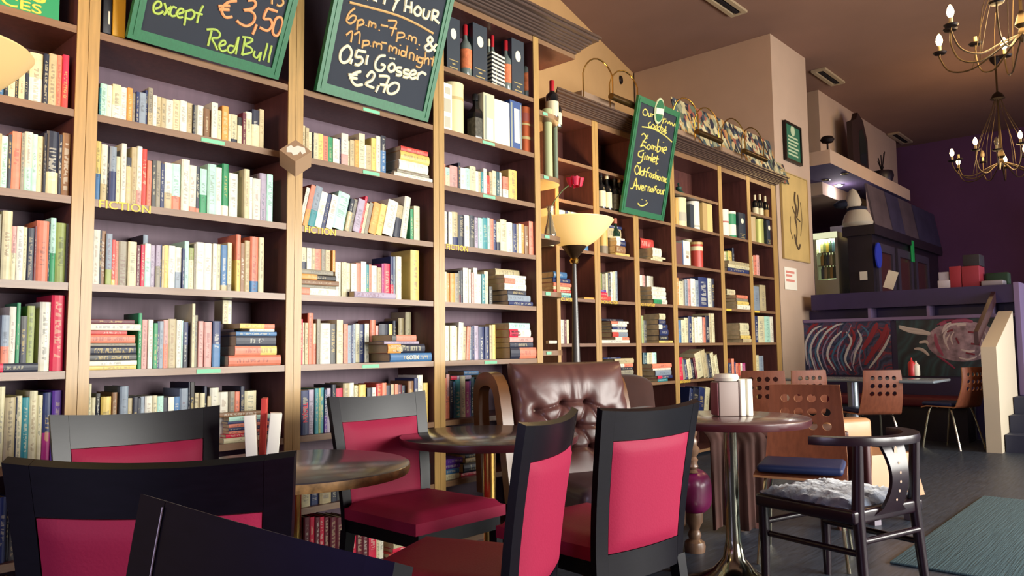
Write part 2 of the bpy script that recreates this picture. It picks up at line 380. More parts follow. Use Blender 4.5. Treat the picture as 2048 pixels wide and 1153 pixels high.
MB().box((EX+.001, 0+D1, ZT1-.03), (EX+.375, D1+.30, ZT1), 0, faces={2: 1, 3: 1}).build('canopy_board', [W_IN, W_SHELF], t).matrix_parent_inverse = Matrix.Translation((-EX, -D1, 0))

# ------------------------------------------------------------------ lower bookcase run, set back (six bays)
Z2 = [.055, .39, .735, 1.084, 1.441, 1.835, 2.214, 2.54]; ZT2 = 2.935
BAYS = {'A': (4.62, 5.16), 'B': (5.16, 5.755), 'C': (5.755, 6.40), 'D': (6.40, 7.385), 'E': (7.385, 8.065), 'F': (8.065, 8.80)}
BAYLAB = {'A': 'narrow bookcase bay behind the floor lamp', 'B': 'narrow bookcase bay left of the cocktail chalkboard', 'C': 'narrow bookcase bay under the cocktail chalkboard', 'D': 'wide bookcase bay right of the cocktail chalkboard', 'E': 'second to last narrow bookcase bay before the pier', 'F': 'last bookcase bay, touching the pier'}
bays = {}
for k, (a, b) in BAYS.items():
    w = b-a-.002; t = thing('bookcase', BAYLAB[k], 'bookcase', (a+.001, D2, 0), 0, 'lower bookcase bays'); bays[k] = t
    for p, q in ((0, .038), (w-(.038 if k != 'F' else .12), w)):
        MB().box((p, .006, 0), (q, .32, ZT2)).box((p, 0, 0), (q, .006, ZT2), 1).build('upright', [W_IN, W_EDGE], t)
    e = .038 if k != 'F' else .12
    for i, z in enumerate(Z2):
        if i == 7 and k in 'CE': continue
        MB().box((.038, .008, z-.026), (w-e, .31, z)).box((.038, .004, z-.026), (w-e, .008, z), 1).build('shelf', [W_IN, W_SHELF], t)
    MB().box((.038, .004, ZT2-.05), (w-e, .31, ZT2), 0, faces={2: 1}).build('top_board', [W_IN, W_SHELF], t)
    MB().box((.038, .31, 0), (w-e, .32, ZT2)).build('back_panel', W_IN, t)
    s = {'A': 'CLASSICS', 'B': 'NON-FICTION', 'C': 'SCI-FI-FANTASY'}.get(k)
    if s: text('shelf_sign', s, .036, YELLOW, t, (.045, .003, Z2[4]-.028), width=.2 if k == 'A' else .24)
    if k == 'D': text('shelf_sign', 'BIOGRAPHY', .036, YELLOW, t, (.045, .003, Z2[2]-.028), width=.2)
    if k in 'EF': MB().box((.05, .001, Z2[4]-.026), (.17, .004, Z2[4]-.004)).build('shelf_label', YELLOW, t)
cornice('bookcase_cornice', 'dark stepped cornice on top of the lower bookcases', 4.62, 8.80, D2-.012, .34, ZT2+.001, True, True, .10)

# ------------------------------------------------------------------ books
PAL = dict(w='#dfdcc8', c='#d2caa2', C='#b9aa82', g='#8f8874', K='#1d1712', k='#1b2033', n='#232f5c', b='#3f6f9c', l='#b0dcc8', t='#2d8288', G='#2c8c5a', y='#dcc06a', o='#dd9446', r='#bf4038', R='#cc2444', p='#cf9a90', s='#d97e62', m='#64222e', B='#85603f', v='#5b3390', M='#a3256e', e='#93a058', d='#474744', a='#8794a0', x='#1c4a54', L='#a99cae')
CNAME = dict(w='white', c='cream', C='tan', g='taupe', K='black', k='near-black', n='navy', b='blue', l='mint', t='teal', G='green', y='yellow', o='orange', r='red', R='crimson', p='dusty pink', s='salmon', m='maroon', B='brown', v='purple', M='magenta', e='olive', d='charcoal', a='grey-blue', x='dark teal', L='lavender')
def book_material():
    m = bpy.data.materials.new('book_cover'); m.use_nodes = True; nt = m.node_tree; b = nt.nodes['Principled BSDF']; L = nt.links.new
    def N(t, **k):
        n = nt.nodes.new(t)
        for a_, v_ in k.items(): setattr(n, a_, v_)
        return n
    ca = N('ShaderNodeAttribute', attribute_name='tint'); ia = N('ShaderNodeAttribute', attribute_name='ink'); ba = N('ShaderNodeAttribute', attribute_name='spine')
    sp = N('ShaderNodeSeparateXYZ'); L(ba.outputs['Vector'], sp.inputs[0])
    def mth(op, a_, b_=None, c_=None):
        n = N('ShaderNodeMath', operation=op)
        for i, q in enumerate((a_, b_, c_)):
            if q is None: continue
            if isinstance(q, (int, float)): n.inputs[i].default_value = q
            else: L(q, n.inputs[i])
        return n.outputs[0]
    u, v, sd = sp.outputs
    # rows of small printed marks across the middle of the spine
    cm = N('ShaderNodeCombineXYZ'); L(mth('MULTIPLY', u, 1.6), cm.inputs[0]); L(mth('MULTIPLY', v, 24.0), cm.inputs[1]); L(mth('MULTIPLY', sd, 91.7), cm.inputs[2])
    nz = N('ShaderNodeTexNoise'); L(cm.outputs[0], nz.inputs['Vector']); nz.inputs['Scale'].default_value = 1.0; nz.inputs['Detail'].default_value = 1.0
    mk = mth('GREATER_THAN', nz.outputs['Fac'], .5)
    inn = mth('MULTIPLY', mth('LESS_THAN', mth('ABSOLUTE', mth('SUBTRACT', u, .5)), mth('ADD', .16, mth('MULTIPLY', sd, .14))), mk)
    lo = mth('MULTIPLY', mth('FRACT', mth('MULTIPLY', sd, 7.3)), .4); hi = mth('SUBTRACT', .95, mth('MULTIPLY', mth('FRACT', mth('MULTIPLY', sd, 13.1)), .3))
    seg = mth('MULTIPLY', mth('GREATER_THAN', v, lo), mth('LESS_THAN', v, hi))
    msk = mth('MULTIPLY', mth('MULTIPLY', inn, seg), .42)
    mx = N('ShaderNodeMix', data_type='RGBA'); L(msk, mx.inputs['Factor']); L(ca.outputs['Color'], mx.inputs['A']); L(ia.outputs['Color'], mx.inputs['B'])
    # slight wear
    wr = N('ShaderNodeTexNoise'); L(cm.outputs[0], wr.inputs['Vector']); wr.inputs['Scale'].default_value = .35
    hs = N('ShaderNodeHueSaturation'); L(mx.outputs['Result'], hs.inputs['Color']); L(mth('ADD', .78, mth('MULTIPLY', wr.outputs['Fac'], .42)), hs.inputs['Value'])
    L(hs.outputs['Color'], b.inputs['Base Color']); b.inputs['Roughness'].default_value = .42; b.inputs['Specular IOR Level'].default_value = .45
    return m
BOOKM = book_material(); PAGEM = mat('book_pages', '#cdb68a', .85, noise=.15, nscale=60, stretch=(30, .5, .5))
def set_attr(me, tints, inks, spines):
    a = me.color_attributes.new('tint', 'FLOAT_COLOR', 'CORNER'); b = me.color_attributes.new('ink', 'FLOAT_COLOR', 'CORNER'); c = me.attributes.new('spine', 'FLOAT_VECTOR', 'CORNER')
    a.data.foreach_set('color', tints); b.data.foreach_set('color', inks); c.data.foreach_set('vector', spines)
BOOKS = []
def book_geo(B):
    """cover and pages of one book, spine towards -Y, standing on z=0, x from 0 to w"""
    w, h, d = B['w'], B['h'], B['d']; tk = .0022 if B['hard'] else .0012; bl = min(.006, w*.16) if B['hard'] else min(.003, w*.08)
    col = lin(PAL[B['c']]); ink = lin(PAL[B['ink']]); sd = B['seed']
    jit = 1+.22*(sd-.6); col = tuple(min(1, x*jit) for x in col[:3])+(1,)
    bands = [(0, 1, col)]
    if B.get('c2'):
        c2 = lin(PAL[B['c2']]); f = B['f']; bands = [(0, f, c2), (f, 1, col)]
    V = []; Fc = []; T = []; I = []; S = []
    def quad(ps, cc, uv):
        n = len(V); V.extend(ps); Fc.append(list(range(n, n+len(ps))))
        for q in uv: T.extend(cc); I.extend(ink); S.extend((q[0], q[1], sd))
    xs = [0, w*.2, w*.5, w*.8, w]; ys = [0, -bl*.7, -bl, -bl*.7, 0]; OUT = (-5, 0)
    for a, b, cc in bands:
        for i in range(4): quad([(xs[i], ys[i], a*h), (xs[i+1], ys[i+1], a*h), (xs[i+1], ys[i+1], b*h), (xs[i], ys[i], b*h)], cc, [(xs[i]/w, a), (xs[i+1]/w, a), (xs[i+1]/w, b), (xs[i]/w, b)])
        for sx, o_ in ((0, 1), (w, -1)):
            quad([(sx, 0, a*h), (sx, d, a*h), (sx, d, b*h), (sx, 0, b*h)], cc, [OUT]*4)
    cc = col
    for sx, ix in ((0, tk), (w, w-tk)):
        quad([(ix, tk, 0), (ix, d, 0), (ix, d, h), (ix, tk, h)], cc, [OUT]*4); quad([(sx, d, 0), (ix, d, 0), (ix, d, h), (sx, d, h)], cc, [OUT]*4)
        for z, c3 in ((0, bands[0][2]), (h, col)): quad([(sx, 0, z), (sx, d, z), (ix, d, z), (ix, tk, z)], c3, [OUT]*4)
    for z, c3 in ((0, bands[0][2]), (h, col)): quad([(xs[i], ys[i], z) for i in range(5)]+[(w-tk, tk, z), (tk, tk, z)], c3, [OUT]*7)
    ins = .003 if B['hard'] else .0004
    x0, x1, y0, y1, z0, z1 = tk, w-tk, tk, d-(.003 if B['hard'] else .0), ins, h-ins
    pv = [(x0,y0,z0),(x1,y0,z0),(x1,y1,z0),(x0,y1,z0),(x0,y0,z1),(x1,y0,z1),(x1,y1,z1),(x0,y1,z1)]
    pf = [(0,3,2,1),(4,5,6,7),(1,2,6,5),(2,3,7,6),(3,0,4,7)]
    return V, Fc, T, I, S, pv, pf
def add_book(w, h, d, c, mtx, row, label_bits, c2=None, f=0, lying=False, p0=None):
    rs = random.random(); light = c in 'wcCylpgaLse'
    B = dict(w=max(.006, w), h=max(.06, h), d=d, c=c, c2=c2, f=f, seed=rs, hard=h > .205 or w > .045, mtx=mtx, row=row, lying=lying, bits=label_bits,
             ink=random.choice('kkndmBx' if light else 'wwcycC'))
    q = [mtx @ Vector(p) for p in ((0, 0, 0), (w, 0, 0), (w, 0, h), (0, 0, h))]; s = [px(p) for p in q]
    B['area'] = abs(sum(s[i][0]*s[(i+1) % 4][1]-s[(i+1) % 4][0]*s[i][1] for i in range(4)))/2 * (.25 if s[0][1] > 1153 or s[0][0] < -20 else 1) * B.get('vis', 1)
    BOOKS.append(B); return B
def upright(spec, org, sc, z, yf, row, dep=.135, vis=1.0, lim=None):
    """spec 'x0: x1 c ytop; ...' read off the photograph in a crop with origin org and scale sc"""
    head, body = spec.split(':', 1); cur = float(head); n = 0
    lean0 = 0
    for tok in body.split(';'):
        tok = tok.split()
        if not tok: continue
        if tok[0] == '>': cur = float(tok[1]); continue
        if tok[0] == '~': lean0 = radians(float(tok[1])); continue
        x1 = float(tok[0]); c = tok[1]; yt = float(tok[2]); c2 = None; f = 0
        if '/' in c: c, rest = c.split('/'); c2 = rest[0]; f = float(rest[1:])/100
        base = px((onY(org[0]+cur/sc, 600, yf).x, yf, z))
        xa = onY(org[0]+cur/sc, base[1], yf).x; xb = onY(org[0]+x1/sc, base[1], yf).x
        h = onY(org[0]+(cur+x1)/2/sc, org[1]+yt/sc, yf).z - z
        if lean0:   # leaning book: measure along the lean
            h = h/cos(lean0)-abs(xb-xa)*abs(math.tan(lean0))*.3
        h = min(max(h, .10), lim or .296); w = (xb-xa)*.985
        if c != '_':
            n += 1
            yj = yf+random.uniform(-.004, .006); d = min(dep + .35*(h-.19) + random.uniform(-.008, .008), .235)
            if lean0 > 0: m = Matrix.Translation((xa, yj, z+.0005)) @ Matrix.Rotation(lean0, 4, 'Y'); wl = w*cos(lean0); m = Matrix.Translation((xa, yj, z+.0005+wl*sin(lean0))) @ Matrix.Rotation(lean0, 4, 'Y'); ww = wl
            elif lean0 < 0: ww = w*cos(lean0); m = Matrix.Translation((xa, yj, z+.0005)) @ Matrix.Rotation(lean0, 4, 'Y')
            else: ww = w; m = Matrix.Translation((xa, yj, z+.0005))
            B = add_book(ww, h, d, c, m, row, n, c2, f); B['vis'] = vis; B['area'] *= vis
        cur = x1
def stack(spec, org, sc, z, yf, row, vis=1.0, up=False, dep=.15):
    """lying books bottom to top: 'xl xr ybottom ytop c; ...' """
    zc = z; n = 0
    for tok in spec.split(';'):
        tok = tok.split()
        if not tok: continue
        xl, xr, yb, yt = map(float, tok[:4]); c = tok[4]; c2 = None; f = 0
        if '/' in c: c, rest = c.split('/'); c2 = rest[0]; f = float(rest[1:])/100
        a = onY(org[0]+xl/sc, org[1]+yb/sc, yf); b = onY(org[0]+xr/sc, org[1]+yb/sc, yf); tpt = onY(org[0]+xl/sc, org[1]+yt/sc, yf)
        th = max(.008, tpt.z-a.z); L_ = b.x-a.x; n += 1
        m = Matrix.Translation((a.x, yf+random.uniform(-.004, .004), zc+th+.0004)) @ Matrix.Rotation(pi/2, 4, 'Y')
        if c2: c, c2, f = c, c2, f
        B = add_book(th*.99, L_, min(dep+.3*(L_-.19), .24), c, m, row, n, c2, f, lying=True); B['area'] *= vis
        zc += th+.0004
    return zc
R_ = {}   # row key -> (phrase used in labels, group)
def row(key, phrase): R_[key] = phrase; return key
Y1 = D1+.022
q = (180, 150); s5 = 4.995
B1 = 'under the 3,50 chalkboard'; B2 = 'under the happy hour chalkboard'; B3 = 'left of the rounded end shelves'; B0 = 'at the far left'
r = row('u1a', 'top book row '+B1)
upright('85: 95 t 130; 165 l 88; 220 w 100; 305 c/w40 95; 370 w 122; 420 o 130; 455 g 180; 485 n 170; 550 a 180; 575 n 150; 620 g/C35 130; 660 w 205; 710 C 215; 755 C 230; 825 w 250; 895 c 250; 965 w 260; 1025 C 280; 1035 k 300; 1075 g 300; 1135 w 305; 1190 B 340; > 1208; 1270 w 280; 1310 c 355; > 1322; 1385 o 310; 1410 c 390; 1475 c/k15 395; 1520 K/c70 425; 1555 m 380; 1615 w/c80 370; 1690 k/c60 350; 1735 C 345', q, s5, Z1[6], Y1, r)
r = row('u1b', 'FICTION row '+B1)
q = (180, 275)
upright('45: 100 y/b45 35; 165 w/C30 70; 180 k 90; 250 a/n55 95; 300 c 190; 350 w 62; 405 k/C80 200; 460 C 100; 510 w/p25 90; 560 r 115; 605 s 235; > 610; 655 d 230; 700 g 235; 740 n 260; 815 w/C35 255; 900 l/s30 265; > 905; 985 w 222; 1060 w/s12 280; 1095 k/s10 290; > 1098; 1170 l/G42 315; 1255 l 270; 1315 w 300; 1380 G/w20 265; > 1388; 1475 w 360; > 1535; 1590 c 320; 1620 w 400; 1695 w 415; 1765 L 360; 1825 l 370', q, s5, Z1[5], Y1, r)
r = row('u1c', 'third book row '+B1)
q = (170, 440)
upright('65: 140 w 100; 152 k 108; 200 B 110; 260 a/e30 140; 295 r/y12 200; 330 s 210; 420 g 215; 505 c 220; 550 m 255; 588 R 250; 645 w/l60 240; 700 L 255; 745 L/g50 255; 762 n 250; 785 C 260; 830 y 255; 895 w 260; 965 w/a40 275; 990 n 285; 1035 l 215; 1085 e/c70 280; 1110 g 240; 1190 w 225; 1270 w 235; 1310 w 240; 1350 c 245; 1410 b/C12 255; > 1418; 1460 c/g15 230; > 1500; 1545 s/y55 150; 1588 B 235; 1640 C 210; > 1648; 1730 s/b20 170; 1785 c 178', q, s5, Z1[4], Y1, r)
upright('572: 622 a 150', q, s5, Z1[4], Y1+.14, r, vis=.3)
r = row('u1d', 'fourth book row '+B1)
q = (165, 595)
stack('58 540 700 660 y; 58 540 655 606 w; 60 535 604 542 d; 62 530 535 450 k; 72 535 445 416 g; 66 520 412 330 s; 70 450 328 282 r; 70 578 270 205 w; 75 520 195 150 m', q, s5, Z1[3], D1+.012, r)
upright('548: 585 G 160; 650 p 225; 700 w 225; 740 G 260; 762 n 240; 805 a 240; 855 p/s50 228; 935 C 218; 985 w 228; 1000 l 235; 1050 n/k50 250; > 1082; 1112 c 65; 1150 g 180; 1200 p 240; > 1212; 1285 p 250; > 1300; 1378 n/b50 240', q, s5, Z1[3], Y1+.004, r)
zt = stack('1455 1975 680 572 s; 1520 1935 556 462 y/s60; 1535 1930 455 352 k; 1535 1940 352 312 b; 1670 1915 312 282 w; 1570 1915 275 226 s/y70', q, s5, Z1[3], D1+.012, r)
upright('1395: 1450 c 125; 1490 w 128', q, s5, zt+.002, D1+.13, r, dep=.1, vis=.5)
r = row('u1e', 'lowest visible book row '+B1)
q = (160, 745); s4 = 4.876; YE = D1+.06
upright('70: 98 c 115; 140 c 250; 185 d/k80 210; 285 y 240; > 298; 352 B 200; > 375; 458 a 140; 505 C 255; 550 k 245; 580 k 255; 622 a 240; 695 w/s15 235; 740 c 230; 800 l/a50 235; 848 k/v40 250; 905 w 245; 960 b 240; 1045 a 160; 1055 k 100; 1108 K 100; 1160 C 205; 1205 c 205; 1235 k 140; 1265 C 235; 1350 w 155; 1445 w 195; 1500 g 190; 1550 s 190; 1595 k 140; 1712 c 182', q, s4, Z1[2], YE, r)
zz = stack('1400 1950 690 640 c; 1425 1900 638 602 n/R35; 1450 1890 600 572 s; 1450 1890 572 540 n; 1450 1890 540 505 s; 1440 1880 505 480 n; 1455 1880 480 436 l; 1360 1790 440 398 B', q, s4, Z1[2], D1+.012, r, vis=.6)
# far left unit
q = (0, 100); s0 = 3.844
r = row('u0a', 'top book row '+B0)
upright('-60: -20 c 300; 30 b 290; 60 k 280; 112 c 250; 138 k 240; 185 c 240; 222 k 210; 325 c/w50 20; 365 k 30; 425 C 30; 470 s 38; 518 R/r45 38', q, s0, Z1[6], Y1, r)
r = row('u0b', 'second book row '+B0)
upright('-50: 0 C 640; 50 l 660; 80 k 650; 150 s 628; 178 g 640; 240 w/l40 630; 280 l 645; 325 c 660; 345 k 640; 442 k/c35 625; 468 k 650; 530 B 640', q, s0, Z1[5], Y1, r)
q = (0, 400); s0 = 3.2
r = row('u0c', 'third book row '+B0)
upright('-40: 0 g 90; 65 c 72; 95 p/c50 170; 140 w 170; 165 c 175; 212 k 180; 224 m 170; 305 s 135; 315 x 150; 350 l/G45 115; 415 e 148; 465 d 155', q, s0, Z1[4], Y1, r)
r = row('u0d', 'fourth book row '+B0)
zl = stack('-60 240 1092 1034 k/R25', q, s0, Z1[3], D1+.012, r)
upright('0: 50 a/s35 740; 95 w 685; 118 G 660; 165 d/k40 745; 212 e 680', q, s0, zl, Y1, r)
upright('245: 316 w 655; 405 R 612', q, s0, Z1[3], Y1, r)
q = (0, 750); s0 = 3.033
r = row('u0e', 'book row behind the grey-backed chair '+B0)
upright('-30: 15 c 75; 82 C 140; 88 k 140; 120 c 130; 166 t 140; 215 c 100; 250 c 125; 302 n/M42 110; 366 v 97', q, s0, Z1[2], Y1+.01, r)
r = row('u0f', 'lowest book row '+B0)
upright('-20: 25 n 745; 52 k 750; 88 d 760; 140 c 830', q, s0, Z1[1], Y1+.01, r)
# the rest of the far left unit runs on beyond the frame
rf = random.Random(11); r = row('u0z', 'left part of the far left unit')
for zi, key in ((6, 'u0a'), (5, 'u0b'), (4, 'u0c'), (3, 'u0d'), (2, 'u0e'), (1, 'u0f'), (0, None)):
    stop = min([b['mtx'].translation.x for b in BOOKS if b['row'] == key] or [SEAM[1]-.06]); x = SEAM[0]+UT+.004
    while x < stop-.03:
        w = rf.uniform(.012, .04); b = add_book(min(w, stop-x-.001), rf.uniform(.17, .25), .14, rf.choice('wccCCgkndblGyosrpmBaL'), Matrix.Translation((x, Y1, Z1[zi]+.0005)), r, 0); b['area'] = 0; x += w+.0008
# happy hour unit
q = (595, 230); s7 = 7.062
r = row('u2a', 'top book row '+B2)
upright('62: 108 C 150; 158 C 185; 210 c 245; 222 k 250; 292 c 262; 362 y 270; 436 s 300; 502 G 315; 592 w 340; 612 n 330; 710 w/p35 270; 738 c 370; 800 C 360; 862 o 360; 945 c 270; 968 w 430; 1045 C 430; 1108 y 330; 1168 w 305; 1240 k/b60 300', q, s7, Z1[6], Y1, r)
stack('1360 1895 852 802 w; 1400 1850 790 742 g; 1432 1840 742 604 w; 1452 1860 592 462 y; 1452 1835 460 396 r', q, s7, Z1[6], D1+.01, r, dep=.17)
q = (595, 355)
r = row('u2b', 'leaning FICTION row '+B2)
upright('20: ~ 13; 75 w 130; 142 s/o40 95; 245 a/t40 115; 338 w 200; 402 n 225; 492 w 245; 662 l 215; 720 k/C60 300; 775 g 300; 870 L 305; 905 R 255; 945 c 355; 1000 g 350; 1108 o 360; 1192 y 378; 1338 w 330; ~ 9; 1440 C/k60 392; 1530 w 272; ~ 0; > 1600; 1642 G 450; 1722 c 412', q, s7, Z1[5], Y1, r)
q = (590, 480)
r = row('u2c', 'third book row '+B2)
zt = stack('75 560 762 662 w/s25; 75 590 655 612 g; 78 615 625 552 B; 82 575 545 470 K/o45; 86 535 462 392 g', q, s7, Z1[4], D1+.01, r)
upright('92: 165 c/k35 212; 235 w 262; 275 C 290; 378 s 275; 440 g 290; 505 C 290; > 535; 570 o 235', q, s7, zt+.002, D1+.05, r, dep=.11)
upright('575: 655 w 315; 685 c 320; 728 c 320; 790 c/g25 330; 868 w 340; 938 s 330; 1012 w 310; 1052 t/G30 350; 1088 s 350; 1166 w/r15 370; 1222 C 395; 1258 M 340; 1348 R 338; 1392 n/R35 240; 1422 a 240; 1500 w 240; > 1640; 1762 y 150', q, s7, Z1[4], Y1+.03, r)
stack('840 1420 822 738 L', q, s7, Z1[4], D1+.004, r, dep=.03)
q = (590, 605)
r = row('u2d', 'fourth book row '+B2)
upright('65: 102 R 240; 135 c 290; 182 C 292; 266 s 155; 302 c/s50 300; 352 g 240; 498 w 300; 582 d 310; 668 c 250; 690 m 440; 748 s 310; 800 a 325; 822 n 320; 855 a 310', q, s7, Z1[3], Y1, r)
zt = stack('1345 1930 842 718 b; 1310 1830 715 584 k/o35; 1262 1752 572 536 L; 1372 1712 535 442 s/d18', q, s7, Z1[3], D1+.012, r, dep=.19)
upright('860: 912 c 305; 978 n 315; 1038 w 305; > 1070; 1145 s/w40 250; 1182 p 330; 1320 k 310; 1378 y 310; 1425 k 265; > 1470; 1545 C 225; > 1560; 1642 c 140', q, s7, Z1[3], D1+.17, r, dep=.1)
q = (590, 735); s6 = 6.827
r = row('u2e', 'lowest visible book row '+B2)
upright('45: 76 c 255; 186 n 320; 268 L 310; 316 t 290; 345 e 290; 402 t 285; 436 n/v40 310; 492 L 290; 556 k 240; 652 R 290; 735 C 220; 802 w 215; 842 c 250; 870 C 260; 968 y 240; > 978; 1048 k 285; 1106 w 280; 1192 r 225; 1254 s 215; 1316 k 250; 1362 C 235; 1405 s/G50 230; 1470 m 240; 1512 k 250; > 1540; 1622 B 190; 1676 n 150; 1752 w 110; 1812 y 215', q, s6, Z1[2], D1+.03, r)
r = row('u2f', 'row below the tables '+B2)
q = (590, 860); s3 = 3.936
upright('20: 45 c 525; 115 c 500; 190 n 500; 280 C 490; 330 k 500; 460 d 500; 560 m 495; 700 c 500; 900 C 500; 1080 d 500', q, s3, Z1[1], D1+.03, r, vis=.4)
r = row('u2g', 'bottom shelf row '+B2)
upright('60: 110 m 690; 150 R 690; 190 m 690; 230 R 690; 270 m 690; 320 m 690; 380 m 690; 430 m 690; 480 R 700; 530 m 700; 580 m 700; 640 R 700; 668 c 805; 700 w 805', q, s3, Z1[0], D1+.03, r, vis=.4)
stack('735 940 1090 1060 r; 770 945 1000 970 R; 775 945 968 925 c; 775 945 922 895 y; 772 945 893 862 t; 760 935 860 835 c; 760 920 833 815 s', q, s3, Z1[0], D1+.012, r, vis=.6)
# end unit
q = (880, 310); s55 = 5.491
r = row('u3a', 'top book row '+B3)
upright('44: 62 s 105; 112 l/c60 140; 200 p 125; 222 k 90; 282 w 145; 330 l 150; 398 c 130; 428 w 180; 452 C 185; 478 t 190; 512 w 155; 548 r 230; 580 C 190; 622 c 178; 655 x 190; 680 w 195; > 690; 752 s/w40 245; > 762; 852 y 170', q, s55, Z1[6], Y1, r)
r = row('u3b', 'FICTION row '+B3)
upright('45: 75 w 625; 92 n 630; 132 w 630; 200 C/n25 630; 272 k 665; 332 w 665; 382 k/d40 670; 424 L 690; 472 l 695; 522 t 695; 548 l 695; 586 s 705; 622 n 720; 660 c/k30 740; 730 c 715; 796 w 745; 838 n 760; 865 C 765; 895 w 760; 932 o 765; 976 B 785; 1022 s 735', q, s55, Z1[5], Y1, r)
q = (880, 510); s52 = 5.241
r = row('u3c', 'third book row '+B3)
upright('48: 72 c 180; 106 o 190; 156 o 195; 202 g 195; 226 d/m25 170; 250 k 165; 306 w 140; 327 w 155; 357 p 190; 397 w 140; 437 w 205; 472 t 205; 512 c 175; > 522; 556 d 400', q, s52, Z1[4], Y1, r)
zt = stack('715 965 522 478 n; 715 950 474 408 a; 712 905 406 358 k; 678 905 358 292 w; 682 898 292 236 w/s50; 672 900 236 202 w', q, s52, Z1[4], D1+.012, r, dep=.19)
stack('575 825 195 120 C', q, s52, zt+.002, D1+.11, r, vis=.5)
r = row('u3d', 'fourth book row '+B3)
upright('48: 102 w 745; 118 c 745; 168 w 745; 182 C 760; ~ 3; 232 w 712; 272 C 755; 308 s 755; 338 a 755; ~ 0; 362 n 750; 412 L 745; 472 n 755; > 480; 522 n 755; 548 C 738; 580 y 735', q, s52, Z1[3], Y1, r)
stack('738 1012 1082 964 s/k35; 736 976 962 906 k; 730 972 902 850 p; 722 942 848 764 w/R40; 726 942 762 696 l', q, s52, Z1[3], D1+.012, r, dep=.19)
q = (880, 720); s82 = 8.236
r = row('u3e', 'lowest visible book row '+B3)
upright('80: 112 s 300; 166 p/s50 240; 212 k 350; 248 b 360; 330 t 330; 412 c 270; 478 M 360; 505 v 350; 580 x 290; 642 x 330; 690 m 310; 770 B 310', q, s82, Z1[2], D1+.08, r)
zt2 = Z1[2]+.205
stack('170 505 268 205 L/R30; 400 640 330 262 b', q, s82, zt2, D1+.085, r, vis=.6); stack('650 905 320 242 g', q, s82, zt2, D1+.085, r, vis=.6)
r = row('u3f', 'stack under the middle table '+B3)
q = (880, 860); s3 = 3.936
stack('38 150 345 300 c; 38 148 300 260 b; 38 160 258 220 v; 38 175 220 180 v', q, s3, Z1[1], D1+.03, r, vis=.5)
stack('165 330 350 325 R; 180 400 325 250 k; 200 420 262 225 C; 200 360 222 195 k', q, s3, Z1[1], D1+.05, r, vis=.5)
r = row('u3g', 'bottom shelf pile '+B3)
stack('46 312 1000 905 c; 44 288 900 855 c/m30; 44 215 862 822 m', (880, 860), s3, Z1[0], D1+.012, r, vis=.8, dep=.2)
# ---------------------------------------------------------------- lower run
Y2 = D2+.022
PA = 'behind the floor lamp'; PB = 'in the bay left of the cocktail board'; PC = 'in the bay under the cocktail board'; PD = 'in the wide bay'; PE = 'in the narrow bay next to the wide bay'; PF = 'in the bay touching the pier'
q = (1090, 200); sa = 5.014
upright('48: 102 c 790; 155 C 795; 212 w 770; 232 n 780; 262 c 730; 322 w 830; 352 C 825; 391 c 825; 432 y/b50 825', q, sa, Z2[5], Y2, row('Aa', 'short row beside the rose '+PA))
q = (1090, 400); sb = 5.239
r = row('Ac', 'CLASSICS shelf '+PA)
stack('84 270 1000 975 t; 84 272 975 950 l; 84 268 948 920 r; 84 260 900 868 c; 84 270 866 826 s; 84 262 824 775 n; 88 225 772 708 b', q, sb, Z2[4], D2+.012, r)
stack('410 520 1002 984 o', q, sb, Z2[4], D2+.012, r)
q = (1090, 590); sc_ = 5.489
r = row('Ad', 'half-height shelf '+PA)
zt = stack('45 130 502 470 w', q, sc_, Z2[3], D2+.006, r, dep=.06)
upright('48: 110 c 375; > 118; 148 c 270; 168 g 275; 212 w 275; 238 m 275; 266 c 275', q, sc_, Z2[3], Y2+.07, r)
q = (1090, 400)
r = row('Ba', 'pile beside the glowing lamp shade')
zt = stack('738 882 572 548 y; 738 838 546 470 B; 745 838 466 408 n/w40; 742 830 408 386 w', q, sb, Z2[5], D2+.012, r, dep=.19)
stack('612 795 390 282 C; 640 800 270 240 n', q, sb, zt, D2+.06, r)
r = row('Bb', 'NON-FICTION shelf '+PB)
zt = stack('575 690 988 946 r; 575 655 945 906 R; 575 640 905 878 v', q, sb, Z2[4], D2+.008, r, dep=.06)
upright('575: 602 e 770; 640 g 780; 662 c 770; 690 k 770; 716 w 760; 738 c 755; 766 a 750', q, sb, Z2[4], Y2+.065, r)
q = (1090, 590)
r = row('Bc', 'tall pile '+PB)
stack('610 925 522 486 w; 770 920 485 455 s/w50; 740 905 452 396 a/r40; 735 906 394 366 w; 735 886 362 330 n; 730 896 326 296 w; 720 910 290 262 w/s40; 612 860 260 236 k', q, sc_, Z2[3], D2+.012, r)
r = row('Bd', 'pile above the leather chair '+PB)
stack('770 965 1040 990 B; 770 965 990 935 c; 770 965 935 882 g; 770 965 880 850 k; 770 965 846 806 s/w50; 765 975 805 746 C; 640 830 744 730 n', q, sc_, Z2[2], D2+.012, r)
q = (1090, 400)
r = row('Ca', 'white pile '+PC)
zt = stack('1110 1230 632 610 c; 1130 1262 610 588 c; 1125 1215 585 496 w', q, sb, Z2[5], D2+.012, r, dep=.19)
stack('1000 1135 482 380 r', q, sb, zt, D2+.1, r)
r = row('Cb', 'SCI-FI shelf pile '+PC)
zt = stack('1140 1280 1056 1010 w/G60; 1125 1266 1008 966 w; 1115 1262 964 920 w; 1110 1255 918 876 w', q, sb, Z2[4], D2+.012, r)
upright('1000: 1028 w 815; 1052 p 815; > 1076; 1112 w 800; 1140 g 805', q, sb, zt, D2+.05, r, dep=.1)
q = (1090, 590)
r = row('Cc', 'tall navy pile '+PC)
upright('1060: 1085 e 230; 1122 d 285', q, sc_, Z2[3], Y2, r)
